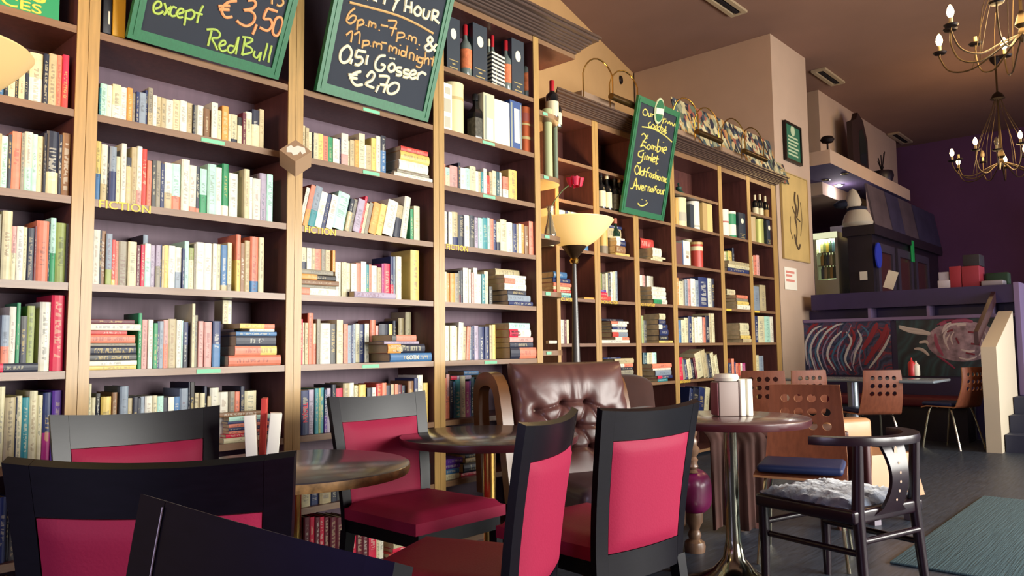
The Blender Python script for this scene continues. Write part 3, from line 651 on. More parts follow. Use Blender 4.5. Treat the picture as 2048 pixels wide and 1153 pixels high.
stack('1250 1400 522 496 y; 1255 1350 495 440 k; 1255 1350 440 370 n; 1250 1345 370 320 n/w40; 1250 1322 318 262 n; 1255 1322 260 196 c', q, sc_, Z2[3], D2+.012, r, dep=.19)
r = row('Cd', 'mixed pile '+PC)
zt = stack('1240 1350 1066 1036 t; 1235 1396 1025 990 n/R30; 1210 1382 986 926 a; 1190 1386 922 900 w; 1180 1390 898 846 s', q, sc_, Z2[2], D2+.012, r)
upright('1080: 1125 x 735; 1182 c 700; 1228 l 730', q, sc_, zt, D2+.04, r, dep=.11)
q = (1330, 520); sd_ = 5.767
r = row('Db', 'row with the large dark album '+PD)
upright('138: 162 o 210; 212 c 250; 232 g 240; 266 a 230; 300 p 225; 352 w 220; 392 a 240; 500 n 175; 546 w 190; 572 k 165', q, sd_, Z2[4], Y2, r)
r = row('Dc', 'long row of thin books '+PD)
upright('162: 192 b 700; 232 c 695; 276 c 670; 316 n 655; 342 c 660; 382 w 670; 432 w 660; 440 m 660; 472 s 665; 518 k 645; 545 C 615; 580 c 610', q, sd_, Z2[3], Y2, r)
q = (1330, 690); se = 7.208
r = row('Dd', 'row leaning left '+PD)
upright('200: 268 R 185; ~ -13; 305 g 205; 342 n 215; 402 c 210; 440 k 215; 470 m 190; 560 c 115; 622 C 80; 650 g 120; 692 k 140; 740 c 115; 785 c 150', q, se, Z2[2], Y2, r)
r = row('De', 'books behind the round table '+PD)
upright('330: ~ 12; 380 n 640; 470 k 640; 560 n 630; 625 c 625', q, se, Z2[1], Y2, r)
q = (1330, 340)
r = row('Ea', 'short yellow row '+PE)
upright('685: 712 c 945; 738 e 945; 782 y 940; 802 k 905', q, sd_, Z2[5], Y2+.08, r)
stack('725 970 1195 1150 n; 720 972 1150 1110 c; 730 965 1108 1068 C', q, sd_, Z2[5], D2+.012, r, dep=.07)
q = (1330, 520)
r = row('Eb', 'red-topped pile '+PE)
zt = stack('835 986 552 500 w; 830 962 496 456 y; 822 952 450 416 g; 820 946 400 364 s', q, sd_, Z2[4], D2+.012, r, dep=.2)
stack('710 805 362 298 c', q, sd_, zt, D2+.07, r)
r = row('Ec', 'cream pile '+PE)
stack('900 1000 950 906 C; 870 986 900 862 y; 866 970 860 805 c; 864 966 800 712 c', q, sd_, Z2[3], D2+.012, r, dep=.2)
q = (1330, 690)
r = row('Ed', 'row of reds behind the menu holder '+PE)
upright('925: 966 n 260; 1000 s 200; 1022 n 250; 1062 s 265; 1088 r 262; 1116 w 265; 1160 M 262', q, se, Z2[2], Y2, r)
q = (1330, 340)
r = row('Fa', 'pinkish row '+PF)
upright('1005: 1028 c 1000; 1062 s 990; 1096 p 988', q, sd_, Z2[5], Y2+.05, r)
q = (1330, 520)
r = row('Fb', 'pair above the yellow label '+PF)
upright('1030: 1096 a 310; 1165 C 295', q, sd_, Z2[4], Y2, r)
r = row('Fc', 'tall pale volumes '+PF)
upright('1040: 1076 n 600; 1152 c 600; 1216 l 610; 1256 w 620', q, sd_, Z2[3], Y2, r)
q = (1330, 690)
r = row('Fd', 'two books above the perforated chair '+PF)
upright('1310: 1362 c 150; 1428 a 160', q, se, Z2[2], Y2, r)

# ---- link the books: the 300 that show largest as things, the rest as one mass
ORD = 'first second third fourth fifth sixth seventh eighth ninth tenth eleventh twelfth thirteenth fourteenth fifteenth sixteenth seventeenth eighteenth nineteenth twentieth twenty-first twenty-second twenty-third twenty-fourth twenty-fifth twenty-sixth twenty-seventh twenty-eighth twenty-ninth thirtieth thirty-first thirty-second thirty-third thirty-fourth thirty-fifth thirty-sixth thirty-seventh thirty-eighth thirty-ninth fortieth forty-first forty-second forty-third forty-fourth forty-fifth'.split()
BOOKS.sort(key=lambda b: -b['area'])
KEEP = BOOKS[:298]; MASS = BOOKS[298:]
byrow = {}
for b in BOOKS: byrow.setdefault((b['row'], b['lying']), []).append(b)
for (rk, ly), bl in byrow.items():
    bl.sort(key=(lambda b: b['mtx'].translation.z) if ly else (lambda b: (b['mtx'].translation.x)))
    same = {}
    for b in bl: same.setdefault(b['c'], []).append(b)
    for i, b in enumerate(bl): b['i'] = i; b['ns'] = len(same[b['c']]); b['j'] = same[b['c']].index(b)
    if ly:
        lft = sum(b['mtx'].translation.x for b in bl)/len(bl)
for b in KEEP:
    V, Fc, T, I, S, pv, pf = book_geo(b)
    me = bpy.data.meshes.new('book'); me.from_pydata(V, [], Fc); me.materials.append(BOOKM); set_attr(me, T, I, S)
    o = bpy.data.objects.new('book', me); COL.objects.link(o); o.matrix_world = b['mtx']
    pm = bpy.data.meshes.new('pages'); pm.from_pydata(pv, [], pf); pm.materials.append(PAGEM)
    p = bpy.data.objects.new('pages', pm); COL.objects.link(p); p.parent = o
    cn = CNAME[b['c']] + ('' if not b['c2'] or b['c2'] == b['c'] else '-and-'+CNAME[b['c2']].replace(' ', '-'))
    size = ('thick ' if b['w'] > .045 else 'slim ' if b['w'] < .016 else '')
    if b['lying']: lab = '%s%s lying book, %s from the bottom, %s' % (size, cn, ORD[b['i']], R_[b['row']])
    else: lab = '%s%s book, %s from left, %s' % (size, cn, ORD[b['i']], R_[b['row']])
    if len(lab.split()) > 16: lab = lab.replace('book row ', 'row ')
    if len(lab.split()) > 16: lab = lab.replace('thick ', '').replace('slim ', '')
    if len(lab.split()) > 16: print('LONG', lab)
    tag(o, lab, 'book', 'books on the shelves'); b['obj'] = o
V_, F_, T_, I_, S_, MI_ = [], [], [], [], [], []
for b in MASS:
    V, Fc, T, I, S, pv, pf = book_geo(b); n = len(V_); V_ += [tuple(b['mtx'] @ Vector(p)) for p in V]; F_ += [[k+n for k in f] for f in Fc]; T_ += T; I_ += I; S_ += S; MI_ += [0]*len(Fc)
    n = len(V_); V_ += [tuple(b['mtx'] @ Vector(p)) for p in pv]; F_ += [[k+n for k in f] for f in pf]; MI_ += [1]*len(pf); T_ += (1, 1, 1, 1)*4*len(pf); I_ += (1, 1, 1, 1)*4*len(pf); S_ += (-5, 0, 0)*4*len(pf)
if MASS:
    me = bpy.data.meshes.new('shelved_books'); me.from_pydata(V_, [], F_); me.materials.append(BOOKM); me.materials.append(PAGEM); me.polygons.foreach_set('material_index', MI_); set_attr(me, T_, I_, S_)
    o = bpy.data.objects.new('shelved_books', me); COL.objects.link(o); tag(o, 'the many smaller and partly hidden books on all the shelves', 'books', None, 'stuff')
print('BOOKS', len(BOOKS), 'kept', len(KEEP))
# titles that can be read on spines
def find(rowk, c, lying=True, n=0):
    l = [b for b in BOOKS if b['row'] == rowk and b['c'] == c and b['lying'] == lying and 'obj' in b]; l.sort(key=lambda b: b['mtx'].translation.x)
    return l[n] if len(l) > n else None
def title(b, s, colr, a, wd, size, dz=0.0):
    if not b: return
    o = text('spine_title', s, size, mat('title_'+colr, PAL[colr], .5), b['obj'], (b['w']/2+size*.35+dz, -min(.006, b['w']*.16)-.0008, b['h']*a), rot=(pi/2, -pi/2, 0), depth=.0004, width=wd)
    return o
title(find('u2d', 'b'), 'GOTIK', 'w', .36, .085, .03)
title(find('u2d', 'k'), 'DECEPTION ON', 'c', .06, .09, .016, -.011); title(find('u2d', 'k'), 'HIS MIND', 'c', .12, .06, .016, .010)
b = find('u2e', 'n', False)
if b: text('spine_title', 'TROJAN', .03, mat('title_red', '#e8304a', .5), b['obj'], (b['w']/2-.011, -.0036, b['h']*.72), rot=(pi/2, pi/2, 0), depth=.0004, width=.085)
title(find('u3d', 'w'), 'MICHAEL', 'm', .08, .07, .016, -.009); title(find('u3d', 'w'), 'CRICHTON', 'm', .08, .075, .016, .010)
title(find('u3d', 'k'), 'Ellroy', 'y', .3, .06, .022)
# ------------------------------------------------------------------ bottles, boxes and tins on the shelves
GLASSD = mat('dark_bottle_glass', '#15181a', .12, spec=.7, coat=.5); GLASSC = mat('clear_spirit_glass', '#6f7a74', .08, spec=.8, coat=.5)
GLASSG = mat('green_bottle_glass', '#14362a', .12, spec=.7, coat=.5)
REDCAP = mat('red_bottle_cap', '#b4222c', .4); LABW = mat('bottle_label', '#e6d9b0', .6); LABO = mat('orange_red_label', '#d9784a', .6, noise=.3, nscale=40); BLKCAP = mat('black_cap', '#1b1a1c', .4)
def bottle(label, p, h, r, glass, lab, cap, group, neck=.30, square=False, lo=.12, hi=.52, capf=.14):
    t = thing('spirit_bottle', label, 'bottle', p, 0, group)
    sh = h*(1-neck); b = MB()
    b.lathe([(0, 0), (r*.92, 0), (r, .006), (r, sh*.82), (r*.93, sh*.9), (r*.5, sh*1.0), (r*.34, sh*1.06), (r*.3, h*.9), (r*.32, h*.985), (0, h*.985)], 4 if square else 16, smooth=not square, tf=Matrix.Rotation(pi/4, 4, 'Z') if square else None)
    b.build('glass_body', glass, t)
    rr = r*1.015
    m = MB()
    if square: m.lathe([(rr, sh*lo), (rr, sh*hi*1.3)], 4, smooth=False, tf=Matrix.Rotation(pi/4, 4, 'Z'))
    else: m.lathe([(rr, sh*lo), (rr, sh*(lo+hi))], 16)
    m.build('label_band', lab, t)
    MB().lathe([(r*.38, h*(1-capf)), (r*.38, h*.99), (r*.33, h), (0, h)], 14).build('cap', cap, t)
    return t
def spot(u, vt, org, sc, z, y):
    """base position on a shelf and height from the crop reading (centre u, top v)"""
    x = onY(org[0]+u/sc, org[1]+vt/sc, y).x; return Vector((x, y, z)), onY(org[0]+u/sc, org[1]+vt/sc, y).z-z
NAVYBOX = mat('navy_gift_box', '#27323d', .5); OVAL = mat('cream_oval_badge', '#efe9c8', .5); GOLDPRINT = mat('gold_print', '#a8935a', .5)
def giftbox(label, xl, xr, vt, org, sc, z, y, body, group, d=.085, badge=True, strips=None, name='gift_box'):
    a, h = spot((xl+xr)/2, vt, org, sc, z, y); h = min(h, .294) if y > D2 and z < 2.3 else h; w = onY(org[0]+xr/sc, org[1]+vt/sc, y).x-onY(org[0]+xl/sc, org[1]+vt/sc, y).x
    t = thing(name, label, 'box', (a.x-w/2, y, z), 0, group)
    MB().box((0, 0, 0), (w, d, h)).build('carton', body, t)
    if badge:
        m = MB(); m.lathe([(0, 0), (1, 0)], 20, tf=Matrix.Translation((w/2, -.0012, h*.70)) @ Matrix.Rotation(pi/2, 4, 'X') @ Matrix.Diagonal((w*.22, h*.10, 1, 1)))
        m.build('oval_badge', OVAL, t)
        g = MB(); g.box((w*.15, -.0012, h*.20), (w*.85, 0, h*.215)); g.box((w*.38, -.0012, h*.13), (w*.62, 0, h*.155)); g.box((w*.2, -.0012, h*.06), (w*.8, 0, h*.08)); g.build('gold_print', GOLDPRINT, t)
    for s in strips or []:
        mm, x0, x1, z0, z1 = s
        MB().box((w*x0, -.0012, h*z0), (w*x1, 0, h*z1)).build('print_panel', mm, t)
    return t
def tin(label, xl, xr, vt, org, sc, z, y, body, group, lid=None, bands=()):
    a, h = spot((xl+xr)/2, vt, org, sc, z, y); h = min(h, .294) if y > D2 and z < 2.3 else h; w = onY(org[0]+xr/sc, org[1]+vt/sc, y).x-onY(org[0]+xl/sc, org[1]+vt/sc, y).x; r = w/2*.9
    t = thing('bottle_tin', label, 'tin', (a.x, y+r, z), 0, group)
    MB().lathe([(0, 0), (r, 0), (r, h*.94), (0, h*.94)], 24).build('tube', body, t)
    MB().lathe([(r*1.02, h*.9), (r*1.03, h*.99), (r*.97, h), (0, h)], 24).build('lid', lid or body, t)
    for mm, z0, z1 in bands: MB().lathe([(r*1.012, h*z0), (r*1.012, h*z1)], 24).build('printed_band', mm, t)
    return t
q = (880, 20); s = 3.977; zt = 2.577; ya = D1+.03; TG = 'spirits on the top shelf of the end unit'
giftbox('navy gift box with cream oval, half behind the happy hour board', 55, 158, 62, q, s, zt, ya, NAVYBOX, TG)
giftbox('navy gift box with cream oval, middle of three on the top shelf', 262, 374, 120, q, s, zt, ya, NAVYBOX, TG)
giftbox('navy gift box with cream oval, nearest the end upright', 570, 666, 240, q, s, zt, ya, NAVYBOX, TG)
for lab, u, v in (('red-capped spirit bottle between the first two navy boxes', 200, 120), ('red-capped spirit bottle just right of the striped bottle', 522, 245), ('red-capped spirit bottle right of the last navy box', 692, 322)):
    p, h = spot(u, v, q, s, zt, ya+.04); bottle(lab, p, h, .036, GLASSC, LABO, REDCAP, TG, capf=.2, lo=.25, hi=.5)
p, h = spot(415, 205, q, s, zt, ya+.05); bottle('red-capped bottle standing behind the striped one', p, h, .03, GLASSC, LABW, REDCAP, TG, capf=.22)
# bottle in a black and white striped sleeve
p, h = spot(438, 300, q, s, zt, ya+.045); h = .22
t = thing('striped_bottle', 'bottle in a zebra-striped black and white sleeve', 'bottle', (p.x, ya+.02, zt), 0, TG)
MB().rbox((-.055, 0, 0), (.055, .06, h), .01).build('sleeve', mat('sleeve_black', '#22262c', .5), t)
zm = MB()
for k in range(9): zz = .008+k*.0235; zm.prism([(-.0558, -.0015, zz+.010), (.0558, -.0015, zz), (.0558, -.0015, zz+.011), (-.0558, -.0015, zz+.021)], (0, .004, 0)); zm.prism([(-.0562, 0, zz+.010), (-.0562, .06, zz+.004), (-.0562, .06, zz+.015), (-.0562, 0, zz+.021)], (.002, 0, 0))
zm.build('stripe', OVAL, t)
p, h = spot(385, 235, q, s, zt, ya+.1); bottle('pale-capped bottle behind the zebra-striped sleeve', p, h, .03, GLASSC, LABW, LABW, TG)
zt = Z1[7]; TG = 'boxed bottles on the second shelf of the end unit'
WBOX = mat('white_carton', '#e9e6d2', .5); SILV = mat('silver_print', '#9aa39a', .35, metal=.4); BLUP = mat('blue_print', '#2f4f86', .45); GREYP = mat('grey_print', '#b7b29c', .6); COPPER = mat('copper_tin', '#b35a34', .3, metal=.6)
giftbox('white printed carton against the left upright', 22, 94, 585, q, s, zt, ya, WBOX, TG, badge=False, strips=[(GREYP, .2, .8, .08, .3), (GREYP, .15, .85, .4, .68), (GREYP, .25, .8, .78, .92)])
tin('wide cream cylinder tin beside the white carton', 84, 232, 575, q, s, zt, ya, mat('cream_tin', '#e2d5a4', .45), TG, bands=[(mat('tan_band', '#c8b078', .5), .66, .72)])
p, h = spot(280, 672, q, s, zt, ya+.04); bottle('square black-label bottle between the cream tin and pale carton', p, h, .046, GLASSD, mat('black_label', '#4a473c', .6, noise=.5, nscale=60), BLKCAP, TG, square=True)
giftbox('tall pale carton with a silver X print', 345, 432, 668, q, s, zt, ya, mat('pale_carton', '#c9c2a0', .5), TG, badge=False, strips=[(SILV, .12, .26, .05, .95), (WBOX, .3, .85, .06, .5)])
giftbox('plain white carton, brightest on its shelf', 432, 552, 724, q, s, zt, ya, WBOX, TG, badge=False)
giftbox('blue and silver carton next to the copper tin', 556, 648, 728, q, s, zt, ya, BLUP, TG, badge=False, strips=[(SILV, .06, .2, .04, .96), (WBOX, .35, .8, .15, .85), (SILV, .86, .96, .04, .96)])
tin('copper red cylinder tin at the right end', 655, 752, 770, q, s, zt, ya, COPPER, TG, bands=[(GOLDPRINT, .3, .36), (GOLDPRINT, .6, .64), (mat('rust_print', '#7d3324', .4), .68, .86)])
# on the rounded end shelves
q = (1080, 80); s = 6.406; ze = 2.515; TG = 'bottles on the rounded end shelves'
p = onY(1104, 200, D1+.08); bottle('red-capped bottle with cream label on the top end shelf', (p.x, D1+.08, ze), .26, .042, GLASSD, LABW, REDCAP, TG, capf=.28)
p = onY(1090, 200, D1+.09); bottle('cream-labelled bottle against the end upright', (EX+.05, D1+.15, ze), .20, .036, GLASSD, LABW, LABW, TG)
p = onY(1112, 200, D1+.15); bottle('dark-capped bottle half behind the red-capped one', (p.x+.03, D1+.17, ze), .22, .034, GLASSD, LABW, BLKCAP, TG)
ze = 2.115
tin('tall pale green tube on the second end shelf', 95, 180, 880, q, s, ze, D1+.05, mat('pale_green_tin', '#b9c08f', .35), TG)
tin('slimmer grey-green tube behind the pale one', 190, 238, 960, q, s, ze, D1+.10, mat('grey_green_tin', '#6f7c68', .4), TG)
# vase with one red rose
p = onY(1100, 440, D1+.09); ze = 1.745
t = thing('bud_vase', 'thin clear glass bud vase on the rounded end shelf above the lamp', 'vase', (p.x, D1+.09, ze))
CLEAR = mat('clear_glass', '#d9d6c4', .06, trans=.85, spec=.6)
MB().lathe([(0, .002), (.035, 0), (.04, .02), (.03, .07), (.018, .12), (.014, .17), (.022, .205), (.019, .205), (.011, .17), (.015, .12), (.026, .07), (.035, .02), (0, .012)], 20).build('glass_body', CLEAR, t)
rb = onY(1149, 362, D1+.02)
t = thing('red_rose', 'single red rose leaning out of the bud vase', 'flower', (p.x, D1+.09, ze+.02)); l = Vector((rb.x-p.x, -.07, rb.z-ze-.02))
MB().tube(smoothpts([(0, 0, 0), (.01, 0, .17), (l.x*.5, l.y*.5, l.z*.8), tuple(l*.97)]), .0035, 6).build('stem', mat('rose_stem', '#5d6b3a', .6), t)
rm = MB()
for k in range(11):
    a_ = k*2.4; r0 = .008+.0026*k; pc = l+Vector((cos(a_)*r0*.7, sin(a_)*r0*.7, .0-.002*k))
    rm.grid(lambda i, j, a_=a_, r0=r0, pc=pc: pc+Vector((cos(a_+(i-.5)*1.9)*r0*(.7+.5*j), sin(a_+(i-.5)*1.9)*r0*(.7+.5*j), -.02+.055*j-.02*(i-.5)**2)), 4, 4)
rm.lathe([(0, -.03), (.018, -.02), (.024, 0), (.014, .018), (0, .02)], 12, tf=Matrix.Translation(l))
rm.build('bloom', mat('rose_red', '#c2143c', .55), t)
# bottles in the lower run
q = (1090, 200); s = 5.014; zb = 2.214-.0; TG = 'bottles left of the cocktail board'; yb = D2+.06
for lab, u, v, g, lb, cp in (('cream-labelled dark bottle against the upright, first of the upper bottle row', 546, 300, GLASSD, LABW, BLKCAP), ('pale-labelled bottle second in the upper bottle row', 608, 345, GLASSD, LABW, mat('pale_cap', '#cfc6a6', .5)), ('square black-label bottle third in the upper bottle row', 684, 395, GLASSD, mat('black_label', '#4a473c'), BLKCAP), ('slim dark bottle fourth in the upper bottle row', 735, 412, GLASSD, mat('dim_label', '#5a4a44', .6), mat('brown_cap', '#8a6a50', .5)), ('brown-labelled dark bottle next to the cocktail board', 830, 412, GLASSD, mat('tan_label', '#a8803e', .6), mat('brown_cap', '#8a6a50', .5))):
    p, h = spot(u, v, q, s, zb, yb); bottle(lab, p, min(h, .32), .042, g, lb, cp, TG, lo=.1, hi=.6)
zb = Z2[5]; zb = 1.835
tin('ochre tube standing under the bottle row', 565, 642, 712, q, s, zb, D2+.03, mat('ochre_tin', '#d3a557', .45), TG, lid=mat('tin_grey', '#7d705a', .5), bands=[(mat('tin_grey', '#7d705a', .5), 0, .24)])
p, h = spot(692, 742, q, s, zb, yb); bottle('green bottle with white label next to the ochre tube', p, min(h, .33), .043, GLASSG, mat('white_label', '#efe6cc', .6), mat('pink_cap', '#b06a5a', .5), TG, lo=.06, hi=.66)
q = (1330, 340); s = 5.767; TG = 'tins in the wide bay'; yd = D2+.03; zz = 2.214
tin('slim cream tin at the left of the wide bay', 92, 126, 385, q, s, zz, yd, mat('cream_tin2', '#d6c48e', .5), TG, bands=[(BLKCAP, .25, .33), (BLKCAP, .1, .18)])
tin('narrow ochre tube second in the wide bay', 126, 166, 322, q, s, zz, yd, mat('ochre_tin', '#d3a557'), TG)
tin('thick cream cylinder with green toy on top', 170, 285, 300, q, s, zz, yd, mat('cream_tin', '#e2d5a4'), TG, bands=[(GREYP, .2, .5)])
giftbox('navy carton between the thick cream and white tubes', 288, 330, 400, q, s, zz, yd, NAVYBOX, TG, badge=False)
tin('bright white tube in the wide bay', 335, 428, 312, q, s, zz, yd, WBOX, TG, bands=[(GREYP, .1, .16)])
giftbox('tan carton right of the bright white tube', 430, 478, 330, q, s, zz, yd, mat('tan_carton', '#b79a62', .6), TG, badge=False)
giftbox('yellow-cream carton last on the tin shelf', 480, 540, 335, q, s, zz, yd, mat('ochre_carton', '#d5bd78', .6), TG, badge=False)
p, h = spot(225, 300, q, s, zz, yd); t = thing('green_toy', 'small dark green toy sitting on the thick cream tin', 'toy', (p.x, yd+.055, zz+h+.002))
m = MB(); m.lathe([(0, 0), (.045, .0), (.05, .03), (.03, .055), (0, .06)], 12); m.lathe([(0, .05), (.028, .06), (.03, .085), (0, .1)], 12, c=(-.03, -.01)); m.tube([(-.05, -.02, .1), (-.07, -.03, .115)], .01, 6); m.build('toy_body', mat('toy_green', '#1c4a3c', .6), t)
zz = 1.835; TG = 'boxes and tins on the shelf below the tins'
giftbox('maroon box at the left of the wide bay', 118, 196, 842, q, s, zz, yd, mat('maroon_box', '#6b4038', .6), TG, badge=False)
giftbox('white box with blue left edge in the wide bay', 198, 285, 822, q, s, zz, yd, WBOX, TG, badge=False, strips=[(BLUP, 0, .1, 0, 1), (GREYP, .45, .9, .45, .6), (mat('brown_emblem', '#8a6a48', .5), .5, .8, .3, .42)])
tin('grey-cream tube right of the white and blue box', 262, 326, 745, q, s, zz, yd+.09, mat('grey_cream_tin', '#a9a37f', .5), TG)
tin('red tin with cream band and brass top', 380, 466, 830, q, s, zz, yd, mat('red_tin', '#b9402f', .4), TG, lid=mat('brass_lid', '#b99a5a', .35), bands=[(mat('cream_band', '#ead9a8', .5), .66, .82)])
zz = 2.214; TG = 'tins in the narrow bay next to the wide bay'
tin('tall white tin in the narrow bay', 676, 762, 382, q, s, zz, yd, WBOX, TG, bands=[(mat('red_seal', '#b86a5a', .5), .5, .56)])
tin('white and green tin second in the narrow bay', 765, 842, 410, q, s, zz, yd, WBOX, TG, bands=[(mat('green_print', '#2f8a5c', .5), .5, .98), (mat('green_print', '#2f8a5c', .5), .02, .1)])
giftbox('dark teal carton with small oval in the narrow bay', 845, 925, 442, q, s, zz, yd, NAVYBOX, TG)
TG = 'things in the bay touching the pier'
tin('tan tin at the left of the last bay', 990, 1072, 480, q, s, zz, yd, mat('tan_tin', '#c0a878', .5), TG)
tin('shiny yellow-green tin in the last bay', 1086, 1164, 512, q, s, zz, yd, mat('yg_tin', '#b7b96a', .3, metal=.3), TG)
giftbox('dark carton with small oval at the right end', 1168, 1224, 540, q, s, zz, yd, NAVYBOX, TG)
zz = 2.54
for lab, u, v, lb in (('dark miniature bottle left on the top shelf of the last bay', 1032, 290, LABW), ('tallest pale-necked bottle on the top shelf of the last bay', 1085, 180, LABW), ('small bottle with a reddish neck on the top shelf of the last bay', 1150, 258, mat('tan_label', '#a8803e'))):
    p, h = spot(u, v, q, s, zz, yd+.03); bottle(lab, p, min(max(h, .16), .26), .038, GLASSD, lb, LABW, TG, lo=.05, hi=.45, capf=.3)

# ------------------------------------------------------------------ chalkboards
SLATE = mat('chalkboard_slate', '#1b2330', .75, noise=.12, nscale=3); GREENF = mat('green_board_frame', '#16623b', .45, noise=.1, nscale=20, stretch=(8, 8, 1))
def chalkboard(label, bl, br, tl, tilt, yb, H, fw, strokes):
    B0_ = onY(*bl, yb); B1_ = onY(*br, yb); t = radians(tilt)
    B0_.z = B1_.z = (B0_.z+B1_.z)/2
    nrm = Vector((0, -cos(t), -sin(t))); up = Vector((0, -sin(t), cos(t))); W = B1_.x-B0_.x
    root = thing('chalkboard', label, 'chalkboard', B0_); 
    tf = Matrix(((1, 0, 0), tuple(up), tuple(-nrm))).transposed().to_4x4()      # local: x right, y up the board, z into the board
    def bx(m, x0, y0, z0, x1, y1, z1): m.box((x0, y0, z0), (x1, y1, z1), tf=tf)
    f = MB(); bx(f, 0, 0, -.012, W, fw, .012); bx(f, 0, H-fw, -.012, W, H, .012); bx(f, 0, fw, -.012, fw, H-fw, .012); bx(f, W-fw, fw, -.012, W, H-fw, .012)
    for x in (fw*.42, W-fw*.58): bx(f, x, fw*.4, -.015, x+fw*.16, H-fw*.4, -.011)
    f.build('frame', GREENF, root)
    m = MB(); bx(m, fw*.9, fw*.9, -.004, W-fw*.9, H-fw*.9, .006); m.build('slate', SLATE, root)
    pl = B0_ + nrm*.005
    for part, mm, org, sc, rad, lines in strokes:
        c = MB()
        for ln in lines:
            P = [onP(org[0]+a/sc, org[1]+b/sc, pl, nrm)-B0_ for a, b in ln]
            if len(P) == 1: P = [P[0]-up*rad*.5, P[0]+up*rad*.5]
            c.tube(smoothpts(P, 4), rad, 6)
        c.build(part, mm, root)
    return root, W, tf, up, nrm
def S_(txt): return [[tuple(float(x) for x in p.split(',')) for p in ln.split()] for ln in txt.strip().split('|')]
CH_G = mat('green_chalk', '#a8c25c', .8); CH_O = mat('orange_chalk', '#e09a66', .8); CH_W = mat('white_chalk', '#ece6c0', .8); CH_T = mat('tan_chalk', '#d0a468', .8); CH_Y = mat('yellow_chalk', '#d8cc6a', .8)
ex = S_('430,95 490,70 490,25 450,18 415,65 420,130 470,150 520,120|530,30 552,95 585,160|608,70 560,110 525,165|662,88 620,75 592,130 610,172 652,168|680,150 732,130 728,98 692,100 662,150 690,190 730,182|765,110 758,190 745,275|765,125 825,108 855,155 820,205 765,195|950,60 905,150 882,250|860,135 942,158')
rb_ = S_('1040,330 1020,410 1000,495|985,318 1080,318 1130,365 1110,408 1045,415 1075,480 1102,540|1130,495 1185,475 1180,440 1145,448 1120,500 1150,552 1200,540|1280,500 1232,492 1210,540 1248,572 1290,525 1332,392 1300,585|1400,400 1385,500 1365,595|1370,398 1450,408 1480,440 1400,485 1462,515 1468,562 1368,592|1505,548 1492,600 1530,622 1572,560 1550,660|1642,465 1620,560 1595,648|1688,490 1665,590 1652,672')
pr_ = S_('1310,8 1220,22 1160,75 1150,130 1190,185 1262,180|1112,66 1235,62|1120,100 1230,106|1430,5 1490,2 1515,42 1480,90 1385,110 1452,115 1505,165 1490,240 1420,282 1350,258 1308,220|1525,262 1500,330 1480,372|1748,125 1642,90|1642,90 1600,198 1668,208 1690,270 1640,330 1555,295|1780,185 1730,205 1700,300 1702,365 1742,385 1782,330 1805,240 1780,185')
top_ = S_('1600,2 1615,2|1690,-20 1690,45|1800,-20 1812,35 1775,65 1740,50')
q1 = (230, 0)
chalkboard('wide green-framed chalkboard with 3,50 in orange chalk', (252, 74), (554, 159), (269, 0), 26, D1-.02, .80, .042, [('chalk_word', CH_G, q1, 5.389, .0048, ex), ('chalk_word', CH_G, q1, 5.389, .0048, rb_), ('orange_price', CH_O, q1, 5.389, .0062, pr_), ('tan_mark', CH_T, q1, 5.389, .005, top_[1:2]), ('tan_mark', CH_T, q1, 5.389, .005, top_[2:])])
q2 = (620, 0); s2 = 4.613
hr = S_('885,-5 870,110|935,15 930,122|868,58 935,70|990,60 960,95 970,135 1005,138 1020,95 990,60|1050,78 1040,150 1078,170 1102,100|1132,90 1120,192|1130,92 1176,110 1165,152 1122,150 1150,180 1186,215|860,-40 800,10 760,102|770,-30 800,10|705,-80 692,-20 680,40|705,-80 758,-74 762,-32 697,-25|628,-98 604,18|628,-98 682,-92 686,-50 620,-42|520,0 575,-120 592,12|538,-40 590,-34|440,-135 415,-15|500,-125 478,-5|430,-80 490,-66')
ul = S_('362,20 600,82 800,140 960,210 1135,308')
l6 = S_('412,75 360,120 335,190 370,217 412,190 420,152 385,145 345,182|440,180 430,278|440,190 480,182 492,218 440,238|515,235|535,252 545,200 565,212 563,245 572,215 602,225 600,262|636,280|650,230 716,246|715,188 795,198 772,260 750,332|730,255 798,266|810,295 795,388|810,302 858,305 865,338 805,352|885,355|905,372 912,330 935,342 933,382 947,345 976,355 970,408|1006,415|330,325 386,288 375,392|405,322 457,298 450,408|490,370 480,447|490,378 534,378 540,408 490,422|555,425|580,437 586,390 612,403 608,437 622,405 656,415 655,462|655,390 705,402|725,482 732,425 757,440 753,477 768,440 797,450 790,502|822,455 815,507|832,418|880,482 845,470 838,508 868,517 884,480|897,420 880,532|915,547 922,490 955,503 950,562|987,510 975,562|986,455|1032,540 1000,530 993,568 1028,577 1042,530|1042,530 1018,620 975,610|1066,480 1050,592|1055,552 1090,540 1090,602|1142,522 1125,602 1152,612|1108,540 1162,557')
am = S_('1152,472 1108,410 1080,368 1108,340 1127,375 1090,410 1058,435 1080,470 1120,460 1165,408')
go = S_('332,428 285,470 273,540 300,577 350,560 382,490 360,435 332,428|386,545 370,592|512,480 435,463|435,463 420,525 470,530 482,570 440,602 408,590|532,510 520,560 515,597|692,515 640,520 600,580 608,640 658,652 687,610 650,592|752,588 720,620 735,660 775,645 777,605 752,588|740,538|772,543|842,625 800,625 800,655 836,670 830,697 788,690|912,650 870,645 865,675 906,690 895,717 853,705|925,692 970,680 962,650 930,660 915,700 940,727 977,715|997,670 985,737|990,695 1028,668 1067,690')
eu = S_('467,660 400,680 380,740 420,787 482,780|350,690 432,690|358,716 432,726|518,712 560,663 592,690 570,740 510,777 587,812|632,790 605,852|633,700 722,710 700,780 675,857|640,778 717,792|772,765 720,800 712,850 750,867 802,840 817,785 772,765')
